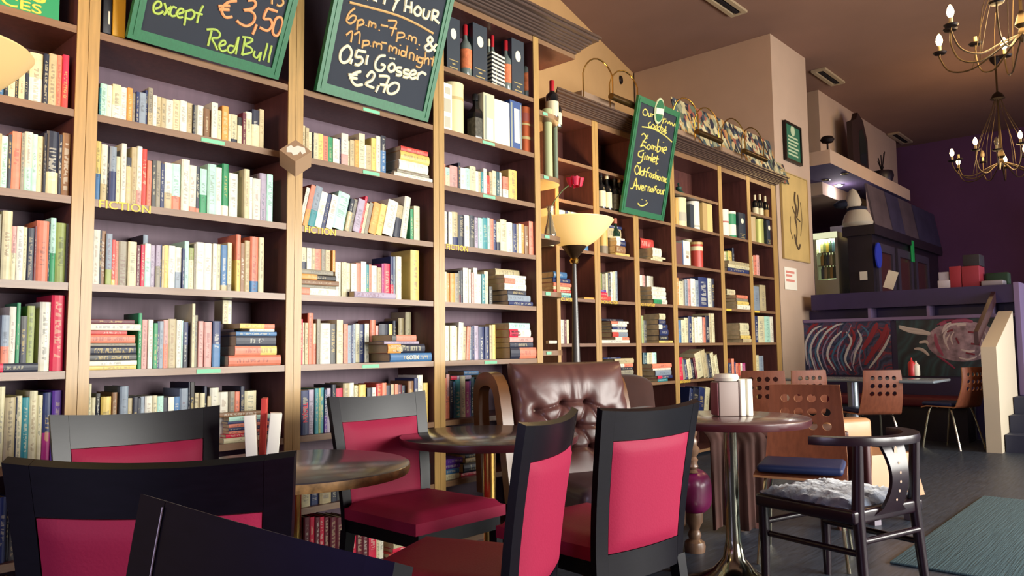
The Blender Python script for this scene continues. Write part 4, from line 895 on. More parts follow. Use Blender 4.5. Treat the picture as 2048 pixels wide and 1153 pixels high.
chalkboard('green-framed happy hour chalkboard with white and tan chalk', (630, 182), (853, 243), (667, 0), 19, D1-.02, .98, .045, [('chalk_word', CH_W, q2, s2, .0075, hr), ('chalk_word', CH_W, q2, s2, .0075, go), ('white_price', CH_W, q2, s2, .0075, eu), ('ampersand', CH_W, q2, s2, .0075, am), ('tan_lettering', CH_T, q2, s2, .0052, l6[:21]), ('tan_lettering', CH_T, q2, s2, .0052, l6[21:]), ('underline', CH_T, q2, s2, .006, ul)])
q3 = (1090, 200); s3_ = 5.014
oc = S_('1000,92 980,118 990,152 1020,150 1022,110 1000,92|1035,130 1036,160 1055,166 1062,132|1070,172 1076,145 1092,150|1190,180 1175,238|1172,196 1212,192|1200,232 1218,210 1230,237 1245,215 1257,247 1270,230 1282,262 1300,237 1302,272|1057,222 1035,242 1045,272 1062,266|1082,245 1065,266 1080,287 1097,266 1082,245|1117,255 1100,276 1113,297|1127,240 1120,307|1147,265 1123,285 1147,312|1167,245 1150,312|1138,266 1176,276|1182,285 1165,310 1180,322 1192,290 1190,327|1202,290 1195,327|1212,262 1200,337|1217,305 1200,314 1215,330 1198,346|970,268 1080,288 1200,358 1272,422')
zo = S_('965,352 992,340 1022,388|1032,352 990,410 955,472|955,472 985,455 1012,482|975,415 1012,426|1042,450 1020,476 1036,497 1057,476 1042,450|1065,497 1072,455 1086,470 1082,502 1094,470 1112,480 1105,512|1137,393 1120,517 1150,507 1157,475 1125,470|1177,475 1168,522|1186,425|1185,507 1217,500 1212,475 1190,485 1180,520 1202,537|987,508 942,520 935,560 970,572 987,530|987,530 965,620 923,635|1002,560 995,602|1001,530|1015,602 1022,560 1036,575 1032,607 1044,575 1060,585 1055,614|1077,535 1065,617|1080,602 1102,590 1095,573 1078,590 1080,622 1102,620|1127,560 1110,642 1127,637|1093,575 1137,592')
of = S_('917,658 898,700 915,747 942,720 937,675 917,658|957,668 945,752|985,715 960,720 958,750 980,752 997,680 985,762|1047,680 1025,700 1010,777|998,715 1042,730|1062,735 1043,760 1060,777 1072,740 1070,782|1097,750 1080,755 1092,775 1073,787|1112,718 1100,797|1105,765 1122,765 1118,802|1132,760 1125,802|1130,705|1147,770 1133,790 1145,807 1157,785 1147,770|1165,817 1172,775 1187,785 1180,822|1190,807 1207,800 1200,785 1188,800 1197,824|1227,790 1208,800 1210,827 1224,820 1237,720 1222,837|853,885 880,882 912,788 917,902|883,855 927,862|930,850 942,902 962,850|965,887 987,880 980,860 965,875 968,907 987,907|998,912 1002,865 1022,870|1030,917 1037,875 1052,880 1045,922|1077,885 1056,900 1065,924 1084,890 1080,930|1117,865 1095,875 1112,895 1088,912|1132,900 1118,920 1132,940 1147,918 1132,900|1157,900 1152,937 1168,942 1177,905|1180,952 1187,905 1207,915|970,1000|1013,1012|928,1035 945,1057 975,1064 1005,1052 1024,1033')
root, W, tf, up, nrm = chalkboard('narrow green-framed cocktail chalkboard with a chalk smiley', (1240, 427), (1325, 440), (1280, 203), 12, D2-.02, 1.0, .05, [('chalk_heading', CH_Y, q3, s3_, .0058, oc), ('chalk_word', CH_Y, q3, s3_, .0066, zo[:11]), ('chalk_word', CH_Y, q3, s3_, .0066, zo[11:]), ('chalk_word', CH_Y, q3, s3_, .0066, of[:-21]), ('chalk_word', CH_Y, q3, s3_, .0066, of[-21:-3]), ('chalk_smiley', CH_Y, q3, s3_, .0066, of[-3:])])
c = onP(1318, 222, root.location+nrm*.014, nrm)-root.location
MB().lathe([(0, -.006), (.095, -.006), (.1, 0), (0, 0)], 28, tf=Matrix.Translation(c) @ tf @ Matrix.Diagonal((.75, 1.15, 1, 1))).build('oval_badge', mat('badge_rim', '#b9c49a', .5), root)
MB().lathe([(0, -.009), (.083, -.009), (.083, -.006)], 28, tf=Matrix.Translation(c) @ tf @ Matrix.Diagonal((.75, 1.15, 1, 1))).build('badge_field', GREENF, root)
MB().box((-.06, -.028, -.012), (.06, .022, -.009), tf=Matrix.Translation(c) @ tf @ Matrix.Rotation(.12, 4, 'Z')).build('badge_ribbon', CH_W, root)
# green price sign standing on the far left shelf
p0 = onY(118, 36, D1-.0); z0 = Z1[7]; pr0 = onY(118, 36, D1+.012)
t = thing('price_sign', 'solid green sign with yellow PRICES lettering, top left shelf', 'sign', (SEAM[0]+.06, D1+.012, z0)); w = pr0.x-SEAM[0]-.06
MB().box((0, 0, 0), (w, .012, .42)).build('sign_board', mat('sign_green', '#1f8a55', .5), t)
text('sign_lettering', 'PRICES', .046, YELLOW, t, (w-.285, -.001, .007), width=.225)
text('sign_lettering', 'DRINKS', .085, YELLOW, t, (w-.43, -.001, .048), width=.38)
# yellow and black files left of the 3,50 board
r = row('u1z', 'top shelf beside the 3,50 chalkboard')
for lab, u0, u1, cc, ht in (('yellow box file standing left of the 3,50 chalkboard', 226, 252, '#e2b23c', .31), ('black box file in the corner beside the yellow one', 205, 224, '#17141c', .29)):
    x0 = onY(u0, 40, D1+.03).x; x1 = onY(u1, 40, D1+.03).x; t = thing('box_file', lab, 'file', (x0, D1+.03, Z1[7]))
    MB().rbox((0, 0, .012), (x1-x0, .22, ht), .004).build('case', mat('file_'+cc[1:], cc, .45), t); MB().box((.003, .01, 0), (x1-x0-.003, .21, .0125)).build('base', BLKCAP, t)
    if cc == '#17141c': MB().box((.02, -.0012, .05), (x1-x0-.008, .001, .1)).build('spine_label', CARD, t)
# folded paper cube pinned on the upright
pc = onY(591, 317, D1-.062); t = thing('paper_cube', 'brown paper cube with a white print, pinned to the bookcase upright', 'cube', pc)
e = .047; n_ = Vector((-.46, -.72, .52)).normalized(); r_ = Vector((.844, -.536, 0)).normalized(); r_ = (r_-n_*r_.dot(n_)).normalized(); q_ = n_.cross(r_)
a1 = (r_+q_)/sqrt(2); a2_ = n_.cross(a1); rt = Matrix((a1, a2_, n_)).transposed().to_4x4()
MB().box((-e, -e, -e), (e, e, e), tf=rt).build('carton', mat('kraft_card', '#a98a6c', .7), t)
pm = MB(); pts = [(-.75, .35), (-.3, .8), (.2, .75), (.15, .4), (.6, .3), (.85, -.3), (.5, -.8), (.1, -.75), (.25, -.35), (-.2, -.5), (-.6, -.3), (-.45, .05)]
pm.add([(a_*e, b_*e, e+.001) for a_, b_ in pts], [tuple(range(12))], tf=rt); pm.build('white_print', CARD, t)

# ------------------------------------------------------------------ on top of the lower cornice: picture lights and collage banner
ZTOP = ZT2+.102
def picture_light(label, u0, u1, v):
    a_ = onY(u0, v, D2-.10).x; b_ = onY(u1, v, D2-.10).x; w = b_-a_; y = D2-.02
    t = thing('picture_light', label, 'lamp', (a_, y, ZTOP), 0, 'brass picture lights on the lower cornice')
    MB().box((-.02, .0, 0), (w*.62, .09, .11)).build('base_box', mat('light_box', '#8e7560', .5), t)
    for k, (x, yo) in enumerate(((0, 0), (w*.52, 0))):
        h = .26; r = w*.17
        pts = [(x, yo, .06), (x, yo, h)]+[(x+r-r*cos(an), yo-.12*(an/pi), h+r*1.1*sin(an)) for an in [pi*i/10 for i in range(1, 11)]]+[(x+2*r, yo-.12, h-.16)]
        MB().tube(pts, .0065, 8).build('bracket', BRASS, t)
    MB().tube([(w*.30, -.12, .09), (w*.92, -.12, .09)], .028, 10).build('shade', mat('dark_brass', '#5c4726', .3, metal=.8), t)
    return t
picture_light('leftmost brass picture light on the lower cornice, ochre wall behind', 1183, 1280, 205)
picture_light('brass picture light in front of the collage banner, beside the cocktail board', 1362, 1440, 275)
picture_light('brass picture light at the middle right of the collage banner', 1458, 1530, 310)
def collage():
    m = bpy.data.materials.new('collage'); m.use_nodes = True; nt = m.node_tree; b = nt.nodes['Principled BSDF']; L = nt.links.new
    tc = nt.nodes.new('ShaderNodeTexCoord'); mp = nt.nodes.new('ShaderNodeMapping'); nz = nt.nodes.new('ShaderNodeTexNoise'); va = nt.nodes.new('ShaderNodeTexVoronoi'); rp = nt.nodes.new('ShaderNodeValToRGB')
    L(tc.outputs['Object'], mp.inputs[0]); nz.inputs['Scale'].default_value = 7; nz.inputs['Detail'].default_value = 2
    mx = nt.nodes.new('ShaderNodeMix'); mx.data_type = 'RGBA'; mx.inputs['Factor'].default_value = .12; L(mp.outputs[0], nz.inputs['Vector']); L(mp.outputs[0], mx.inputs['A']); L(nz.outputs['Color'], mx.inputs['B'])
    mp.inputs['Scale'].default_value = (1.4, 1, 1); L(mx.outputs['Result'], va.inputs['Vector']); va.inputs['Scale'].default_value = 15
    sp = nt.nodes.new('ShaderNodeSeparateColor'); L(va.outputs['Color'], sp.inputs[0]); L(sp.outputs[0], rp.inputs['Fac'])
    cr = rp.color_ramp; cr.interpolation = 'CONSTANT'; cols = ['#2a2c3c', '#b5ac84', '#4a5e62', '#c0b890', '#b58a52', '#8d9278', '#23242e', '#9a5a48', '#cfc49a', '#5f6c58', '#3c4450', '#bba878']
    while len(cr.elements) < len(cols): cr.elements.new(.5)
    for i, c_ in enumerate(cols): cr.elements[i].position = i/len(cols); cr.elements[i].color = lin(c_)
    L(rp.outputs['Color'], b.inputs['Base Color']); b.inputs['Roughness'].default_value = .6; return m
a_ = onY(1350, 240, D2+.12); b_ = onY(1562, 330, D2+.12)
t = thing('collage_banner', 'long leaning banner of pasted comic-like colour scraps on the lower cornice', 'banner', (a_.x, D2+.03, ZTOP)); w = b_.x-a_.x; hh = .52
MB().grid(lambda i, j: Vector((w*i+.02*sin(9*i), .0+.13*j, hh*j)), 24, 2, thick=lambda i, j: Vector((w*i+.02*sin(9*i), .012+.13*j, hh*j))).build('scrap_sheet', collage(), t)
# ------------------------------------------------------------------ red dining chairs
def red_chair(label, W=.49):
    root = thing('dining_chair', label, 'chair', (0, 0, 0), 0, 'black chairs with red vinyl pads')
    zb, zt = .40, .875
    def pt(s, t, off=0.0, bow=.024):
        w = .43+(W-.43)*t; y = -.205-.065*max(0, t)**1.4 - bow*(1-s*s) + off
        return Vector((s*w/2, y, zb+(zt-zb)*t-.013*(1-s*s)*max(0, t)**3))
    def slab(m, s0, s1, t0, t1, o0, o1, nu, nv, tt=None):
        f = lambda i, j: pt(s0+(s1-s0)*i, t0+(t1-t0)*j, o0); g = lambda i, j: pt(s0+(s1-s0)*i, t0+(t1-t0)*j, o1)
        if t1 >= 1: f = lambda i, j: pt(s0+(s1-s0)*i, t0+(t1-.018-t0)*j, o0)
        m.grid(f, nu, nv, thick=g)
    k = .80
    for s0, s1 in ((-1, -k), (k, 1)):
        m = MB(); slab(m, s0, s1, -.12, 1, -.011, .011, 2, 12); m.build('stile', BLACKWOOD, root)
    m = MB(); slab(m, -k+.003, k-.003, .79, 1, -.0105, .0105, 14, 3); m.build('top_rail', BLACKWOOD, root)
    m = MB(); slab(m, -k+.003, k-.003, -.12, .065, -.0105, .0105, 14, 2); m.build('lower_rail', BLACKWOOD, root)
    m = MB()
    def pad(side):
        def f(i, j):
            e = max(0, min(1, 7*min(i, 1-i, 1.3*j, 1.3*(1-j)))); return pt(-k+.01+(2*k-.02)*i, .07+(.79-.075)*j, side*(.010+.013*sqrt(max(0, e))))
        return f
    m.grid(pad(1), 18, 18, thick=pad(-1)); m.build('back_pad', REDVINYL, root)
    m = MB()
    def seat(i, j):
        x = -.215+.43*i; y = -.205+.43*j; e = max(0, min(1, 9*min(i, 1-i, j, 1-j))); return Vector((x*(1+.05*j), y, .455+.028*sqrt(e)))
    m.grid(seat, 16, 16, thick=lambda i, j: Vector(((-.215+.43*i)*(1+.05*j), -.205+.43*j, .415))); m.build('seat_cushion', REDVINYL, root)
    m = MB(); m.box((-.205, -.20, .365), (.205, .215, .414)); m.build('seat_frame', BLACKWOOD, root)
    for sx in (-1, 1):
        m = MB(); a = Vector((sx*.205, .195, .37)); 
        m.add([(a.x-.02, a.y-.02, .37), (a.x+.02, a.y-.02, .37), (a.x+.02, a.y+.02, .37), (a.x-.02, a.y+.02, .37), (a.x-.014, a.y-.014, 0), (a.x+.014, a.y-.014, 0), (a.x+.014, a.y+.014, 0), (a.x-.014, a.y+.014, 0)], [(0, 1, 2, 3), (7, 6, 5, 4), (0, 4, 5, 1), (1, 5, 6, 2), (2, 6, 7, 3), (3, 7, 4, 0)]); m.build('leg', BLACKWOOD, root)
        m = MB(); a = Vector((sx*.192, -.225, .37)); q = 0
        m.add([(a.x-.022, a.y+.002, .37), (a.x+.022, a.y+.002, .37), (a.x+.022, a.y+.04, .37), (a.x-.022, a.y+.04, .37), (a.x-.014, a.y-.055, 0), (a.x+.014, a.y-.055, 0), (a.x+.014, a.y-.025, 0), (a.x-.014, a.y-.025, 0)], [(0, 1, 2, 3), (7, 6, 5, 4), (0, 4, 5, 1), (1, 5, 6, 2), (2, 6, 7, 3), (3, 7, 4, 0)]); m.build('leg', BLACKWOOD, root)
    return root
def chair_pose(a, b, front):
    """a, b: back top corners left and right in view; front True when we look at its front"""
    a, b = Vector(a), Vector(b); mid = (a+b)/2; an = atan2((b-a).y, (b-a).x) + (pi if front else 0)
    off = Matrix.Rotation(an, 3, 'Z') @ Vector((0, -.27, 0)); return Vector((mid.x-off.x, mid.y-off.y, 0)), an
CH = [((.411, 1.54), (.764, 1.198), False, 1.0, 'black chair turned away at lower left, wide dark top rail over red pad'),
      ((.427, 1.002), (.430, .506), True, 1.0, 'nearest black chair, cut off by bottom edge, pale scratch on its rail seam'),
      ((.782, 2.507), (1.261, 2.446), True, .99, 'chair with grey-lit top rail facing us, behind the lower left black chair'),
      ((1.754, 2.53), (2.233, 2.528), True, .98, 'chair facing us with whole red seat showing, backed to the bookcase'),
      ((1.396, 1.221), (1.841, 1.404), False, .98, 'chair seen edge-on from behind with tall narrow red pad, before middle table'),
      ((1.861, 1.326), (2.344, 1.274), False, .99, 'chair with the largest red back pad in full view, before the leather armchair')]
proto = None
for a, b, fr, sc, lab in CH:
    loc, an = chair_pose(a, b, fr)
    if proto is None: proto = red_chair(lab); proto.location = loc; proto.rotation_euler = (0, 0, an)
    else:
        if sc != 1.0: pass
        dup(proto, loc, an, lab)
# pale worn seam on the near chair
near = [o for o in COL.objects if o.get('label', '').startswith('nearest black chair')][0]
def seam_pt(s, t): w = .43+.06*t; return Vector((s*w/2, -.205-.065*max(0, t)**1.4-.024*(1-s*s)+.0125, .40+.475*t-.013*(1-s*s)*t**3))
bpy.context.view_layer.update(); sgn = max((-1, 1), key=lambda k_: (near.matrix_world @ seam_pt(k_*.8, 1)).y)
MB().tube([seam_pt(sgn*.8, .5+.485*k/8) for k in range(9)], .0011, 5).build('worn_seam', mat('scratch_white', '#c9c4cc', .6), near)
# ------------------------------------------------------------------ round tables
def worn_top():
    m = mat('worn_table_top', '#38343e', .28, noise=.25, nscale=3, coat=.4); return m
TOPM = worn_top(); EDGEW = mat('worn_table_edge', '#9a7648', .5, noise=.55, nscale=30); EDGED = mat('mahogany_edge', '#4a1c22', .3, coat=.4)
def round_table(label, c, r, h, th, top, edge, pole, prad, trumpet, seg=56):
    t = thing('round_table', label, 'table', (c[0], c[1], 0), 0, 'round pedestal tables')
    m = MB(); m.lathe([(0, h), (r-.006, h), (r, h-.004)], seg); m.build('tabletop', top, t)
    m = MB(); m.lathe([(r, h-.004), (r+.001, h-th*.6), (r-.004, h-th), (0, h-th)], seg); m.build('table_edge', edge, t)
    m = MB(); m.lathe([(0, h-th-.02), (.16, h-th-.02), (.17, h-th)], 24); m.build('mounting_plate', IRON, t)
    m = MB()
    if trumpet: m.lathe([(prad, h-th-.018), (prad, .32), (prad*1.1, .2), (prad*1.6, .12), (.09, .07), (.15, .035), (.21, .015), (.215, 0)], 40)
    else: m.lathe([(prad, h-th-.018), (prad, .035)], 24)
    m.build('pole', pole, t)
    if not trumpet: m = MB(); m.lathe([(prad, .05), (.06, .04), (.22, .018), (.23, 0)], 32); m.build('base', IRON, t)
    return t
round_table('left round table with worn tan edge, beside the chair seen facing us', (1.338, 2.121), .362, .70, .03, TOPM, EDGEW, BRASS, .03, False)
round_table('middle round table with dark mahogany edge, in front of the leather armchair', (2.324, 2.219), .366, .70, .032, mat('dark_table_top', '#352a30', .25, noise=.25, nscale=3, coat=.5), EDGED, BRASS, .026, False)
round_table('right round table on a shiny trumpet-foot column', tuple(onZ(1470, 1172, 0)[:2]), .345, .735, .034, mat('brown_table_top', '#6a5050', .22, noise=.2, nscale=3, coat=.5), EDGED, mat('gilt_chrome', '#a5a595', .14, metal=1.0), .03, True)
# cards and menus on the left table
def card(name, label, cat, p, w, h, th, m, rz, tilt=0.0, grp=None):
    o = MB().rbox((-w/2, -th/2, 0), (w/2, th/2, h), .002).build(name, m); o.location = p; o.rotation_euler = (0, tilt, rz); return tag(o, label, cat, grp)
ZT = .7005
p = onZ(505, 926, ZT); card('menu_card', 'white folded menu standing left of the red one, left table', 'menu', p, .034, .15, .05, CARD, radians(-35), -.06, 'menus on the left table')
p = onZ(524, 922, ZT); card('menu_card', 'tall thin red menu standing on the left table', 'menu', p, .018, .20, .06, mat('menu_red', '#c23a30', .5), radians(-35), .03, 'menus on the left table')
p = onZ(543, 925, ZT); card('menu_card', 'white folded menu standing right of the red one, left table', 'menu', p, .036, .155, .05, CARD, radians(-30), .08, 'menus on the left table')
# menu holder on the right table
p = onZ(1463, 832, .7355); t = thing('menu_holder', 'menu holder with white cards and sugar pot on the right round table', 'menu holder', p, radians(-38))
MB().rbox((-.075, -.04, 0), (.02, .04, .155), .004).build('card_block', mat('holder_board', '#8d7a72', .5), t)
MB().rbox((-.082, -.035, .005), (-.076, .035, .15), .002).build('side_card', mat('holder_maroon', '#7a3a44', .5), t)
for k in range(2): MB().rbox((.024+.034*k, -.045, 0), (.05+.034*k, .035, .165), .004).build('white_card', CARD, t)
MB().lathe([(0, .155), (.05, .157), (.058, .172), (.05, .188), (0, .192)], 20, c=(-.02, 0)).build('sugar_lid', mat('porcelain', '#e9e1d0', .25), t)

# ------------------------------------------------------------------ floor lamps
LGLASS = mat('lamp_glass', '#e8cf98', .35, emit='#ffc46a', estr=.62); LGLASS2 = mat('lamp_glass_dim', '#dcc08a', .35, emit='#e0a850', estr=.36); LPOLE = mat('lamp_pole', '#5c5a58', .35, metal=.3)
def floor_lamp(label, p, zr, R, pw, glass):
    t = thing('floor_lamp', label, 'floor lamp', (p[0], p[1], 0)); d = .30*R/.28*.62
    prof = [(.05, zr-d)]+[(R*(.18+.82*k/8), zr-d+d*(k/8)**1.7) for k in range(9)]
    m = MB(); m.lathe(prof+[(R-.006, zr)]+[(r_-.006 if r_ > .06 else r_, z_+.007) for r_, z_ in prof[::-1]], 48); m.build('glass_shade', glass, t)
    m = MB(); m.lathe([(.02, zr-d-.075), (.035, zr-d-.06), (.06, zr-d-.03), (R*.36, zr-d*.86), (R*.36, zr-d*.84), (0, zr-d*.8)], 28); m.build('shade_holder', mat('lamp_brown', '#4a3626', .3, metal=.6), t)
    MB().lathe([(0, zr-d-.12), (.028, zr-d-.11), (.034, zr-d-.09), (.022, zr-d-.07)], 20).build('knuckle', BRASS, t)
    MB().lathe([(.014, zr-d-.11), (.034, .75), (.036, .4), (.036, .03)], 24).build('pole', LPOLE, t)
    MB().lathe([(.036, .05), (.05, .04), (.16, .02), (.165, 0)], 32).build('base', LPOLE, t)
    MB().lathe([(0, zr-.05), (.03, zr-.045), (.045, zr-.015), (.03, zr+.02), (0, zr+.03)], 16).build('bulb', mat('lamp_bulb', '#fff2c8', .4, emit='#ffd98a', estr=6), t)
    lamp_light('floor_lamp_light', (p[0], p[1], zr+.12), pw, WARM, .08); return t
LP = onY(1147, 440, 3.27)
floor_lamp('floor lamp with glowing cream bowl shade between the tall and lower bookcases', (LP.x, 3.27), LP.z-.01, .285, 34, LGLASS)
p = onY(-108, 75, 2.35); floor_lamp('floor lamp whose yellow bowl shade enters the frame at upper left', (p.x, 2.35), onY(30, 128, 2.35).z, .195, 20, LGLASS2)

# ------------------------------------------------------------------ leather armchair
LEATHER = mat('brown_leather', '#583632', .38, spec=.5, noise=.12, nscale=14, bump=.12, coat=.1); FRAMEW = mat('armchair_wood', '#6b4526', .35, noise=.15, nscale=8, coat=.3)
def leather_chair():
    bt = onY(1138, 729, 2.5); fx, fy = -.37, -.93; an = atan2(fy, fx)-pi/2
    off = Matrix.Rotation(an, 3, 'Z') @ Vector((0, -.36, 0))
    t = thing('leather_armchair', 'tufted brown leather armchair with wooden side frames before the bookcase end', 'armchair', (bt.x-off.x, bt.y-off.y, 0), an)
    W, z0, z1 = .67, .40, bt.z+.01; H = z1-z0
    btn = [(-.235, .24), (-.08, .205), (.06, .205), (.20, .27), (-.155, .32), (-.01, .32), (.13, .33), (-.235, .43), (-.08, .43), (.06, .43), (.20, .43)]; btn = [(-x, d_) for x, d_ in btn]
    btn = [(x, H-d_) for x, d_ in btn]
    def depth(x, z):
        e = max(0, 1-(abs(x)/(W/2))**4)*max(0, 1-max(0, (z-(H-.12))/.12)**2.6); v = .085*max(0, e)**.5
        f = 1.0
        for bx_, bz in btn: q = ((x-bx_)**2+(z-bz)**2); v -= .026*math.exp(-q/.0005)+.016*math.exp(-q/.003)
        for i in range(len(btn)):     # folds between neighbouring buttons
            for j in range(i+1, len(btn)):
                ax, az = btn[i]; cx, cz = btn[j]; L2 = (cx-ax)**2+(cz-az)**2
                if L2 > .034: continue
                u = max(0, min(1, ((x-ax)*(cx-ax)+(z-az)*(cz-az))/L2)); dd = (x-ax-u*(cx-ax))**2+(z-az-u*(cz-az))**2; v -= .010*math.exp(-dd/.00009)
        top = max(b_[1] for b_ in btn)
        if z > top-.02:               # gathers fanning up to the roll
            w = min(1, (z-top+.02)/.05)*max(0, 1-(z-top)/(H-top)*.75); v += .004*w*sin(x*(75-110*(z-top))+2.5*sin(x*17))
        v += .006*sin(z*60+x*20)*max(0, (abs(x)-W*.36)/(W*.14))
        return v
    def back(i, j):
        x = -W/2+W*i; z = H*j; x2 = x
        lean = -.12*(z/H); return Vector((x2, -.27+lean+depth(x, z), z0+z))
    m = MB(); m.grid(back, 110, 96, thick=lambda i, j: Vector((-W/2+W*i, -.30-.12*j-.06*(1-(2*i-1)**2)*(1-j**4), z0+H*j*.985))); m.build('back_cushion', LEATHER, t)
    for bx_, bz in btn: 
        p = Vector((bx_, -.27-.12*bz/H+depth(bx_, bz), z0+bz)); MB().lathe([(.012, 0), (.009, .008), (0, .011)], 12, tf=Matrix.Translation(p) @ Matrix.Rotation(-pi/2, 4, 'X')).build('button', mat('leather_button', '#8d7468', .25), t)
    m = MB(); m.rbox((-.29, -.28, .27), (.27, .22, .43), .06, seg=5); m.build('seat_cushion', mat('seat_leather', '#3f2c34', .4, coat=.2), t)
    m = MB(); m.rbox((-.30, -.30, .20), (.27, .20, .29), .015); m.build('seat_frame', FRAMEW, t)
    for sx in (-1, 1):
        m = MB(); x = .385 if sx > 0 else -.325
        pts = smoothpts([(x, -.60, .30), (x, -.62, .55), (x, -.64, .78), (x, -.61, .865), (x, -.51, .895), (x, -.42, .87), (x, -.37, .78), (x, -.31, .52), (x, -.26, .30)], 5)
        vs = []; fs = []; n = len(pts)
        for k, p in enumerate(pts):
            tn = (pts[min(k+1, n-1)]-pts[max(k-1, 0)]).normalized(); nn = Vector((0, tn.z, -tn.y))
            for a_, b_ in ((-.03, -.035), (.03, -.035), (.03, .035), (-.03, .035)): vs.append(p+Vector((a_, 0, 0))+nn*b_)
        for k in range(n-1):
            for e in range(4): fs.append((k*4+e, k*4+(e+1) % 4, k*4+4+(e+1) % 4, k*4+4+e))
        fs += [(3, 2, 1, 0), tuple((n-1)*4+e for e in range(4))]
        m.add(vs, fs, 0, True); m.build('side_frame', FRAMEW, t)
        for y in (-.27, .17): m = MB(); m.lathe([(.026, .2), (.02, 0), (0, 0)], 12, c=(sx*.24, y)); m.build('leg', FRAMEW, t)
    return t
leather_chair()
# ------------------------------------------------------------------ antique armchair with purple seat and brown throws
TURN = mat('turned_wood', '#7a5c48', .35, noise=.2, nscale=12, coat=.3); PLUM = mat('purple_leather', '#74164e', .35, coat=.2); VELVET = mat('brown_velvet', '#3c1c14', .85, sheen=.1, noise=.25, nscale=5)
lg = onZ(1390, 1104, 0); fx, fy = .06, -.998; an = atan2(fy, fx)-pi/2
loff = Matrix.Rotation(an, 3, 'Z') @ Vector((.30, .30, 0))
t = thing('antique_armchair', 'antique armchair with purple leather seat and turned front leg, behind the largest red pad', 'armchair', (lg.x-loff.x, lg.y-loff.y, 0), an)
for sx in (-1, 1):
    MB().lathe([(0, 0), (.05, 0), (.055, .03), (.05, .05), (.028, .065), (.035, .085), (.03, .10), (.024, .11), (.034, .135), (.044, .15), (.046, .2)], 20, c=(sx*.30, .30)).build('leg', TURN, t)
    sx > 0 and MB().lathe([(.03, .40), (.02, .415), (.03, .43), (.024, .45), (.03, .465), (.02, .48), (.034, .50), (.04, .52), (.026, .54), (.03, .56), (.02, .58), (.03, .6), (.03, .63)], 20, c=(sx*.30, .30)).build('arm_post', TURN, t)
    MB().lathe([(.025, .2), (.022, 0), (0, 0)], 12, c=(sx*.28, -.28)).build('leg', TURN, t)
    sx > 0 and MB().rbox((sx*.30-.045, -.30, .62), (sx*.30+.045, .34, .67), .02).build('armrest', TURN, t)
MB().rbox((.14, -.30, .17), (.36, .36, .41), .085, seg=6).build('seat', PLUM, t)
MB().grid(lambda i, j: Vector((-.30+.60*i, -.20-.04*j, .38+.30*j)), 14, 10, thick=lambda i, j: Vector((-.30+.60*i, -.26-.04*j, .38+.30*j))).build('backrest', VELVET, t)
anti = t
t = thing('velvet_armchair', 'dark brown velvet armchair mostly hidden behind the leather armchair', 'armchair', (4.44, 2.95, 0), atan2(-.75, -.66)-pi/2)
MB().rbox((-.30, -.28, .12), (.30, .30, .42), .05).build('seat', VELVET, t)
MB().grid(lambda i, j: Vector((-.27+.54*i, -.24-.10*j, .38+.42*j*(1-.12*(2*i-1)**4))), 14, 10, thick=lambda i, j: Vector((-.27+.54*i, -.34-.10*j, .38+.42*j*(1-.12*(2*i-1)**4)))).build('backrest', VELVET, t)
for sx in (-1, 1):
    MB().rbox((sx*.33-.05, -.28, .12), (sx*.33+.05, .28, .56), .04).build('armrest', VELVET, t)
    for y in (-.22, .24): MB().lathe([(.025, .12), (.02, 0), (0, 0)], 12, c=(sx*.27, y)).build('leg', TURN, t)
def local(t_, p): return t_.location + Matrix.Rotation(t_.rotation_euler.z, 3, 'Z') @ Vector(p)
def cloth(label, rowsfn, nu, nv, mt):
    m = MB(); m.grid(lambda i, j: local(t, rowsfn(i, j, 0)), nu, nv, thick=lambda i, j: local(t, rowsfn(i, j, .012))); o = m.build('throw_blanket', mt); tag(o, label, 'throw', 'brown throws on the armchairs'); return o
def overback(i, j, o):
    x = -.285+.57*i; e = (2*i-1)**4; w = .006*sin(x*24)+.003*sin(x*51+1)
    if j < .42: k = j/.42; return (x, -.215-.10*k+o+w*(1-k), .47+.335*k-.05*e)
    if j < .58: k = (j-.42)/.16; return (x, -.315-.14*k, .812+.03*sin(pi*k)+o-.05*e)
    k = (j-.58)/.42; return (x*1.03, -.458-o-w*k*2, .805-.6*k-.05*e)
cloth('brown velvet throw hung over the back of the velvet armchair', overback, 40, 26, VELVET)
g0, g1 = onZ(1428, 1066, .02), onZ(1540, 1058, .02)
def drape(i, j, o):
    b = g0+(g1-g0)*i; n = Vector((-(g1-g0).y, (g1-g0).x, 0)).normalized(); n = n if n.dot(EYE-b) > 0 else -n
    z = .54*(1-j)+.03+.02*sin(9*i); w = (.022*sin(i*21)+.012*sin(i*43+1))*(.25+.75*j)
    return Vector((b.x, b.y, z))+n*(w+o-.02+(-.10*(1-j*8)**2 if j < .125 else 0))
m = MB(); m.grid(lambda i, j: drape(i, j, 0), 44, 26, thick=lambda i, j: drape(i, j, .012)); o = m.build('throw_blanket', mat('brown_throw', '#40211a', .9, sheen=.1, noise=.25, nscale=6))
tag(o, 'brown throw hanging in folds to the floor, behind the trumpet-foot table', 'throw', 'brown throws on the armchairs')
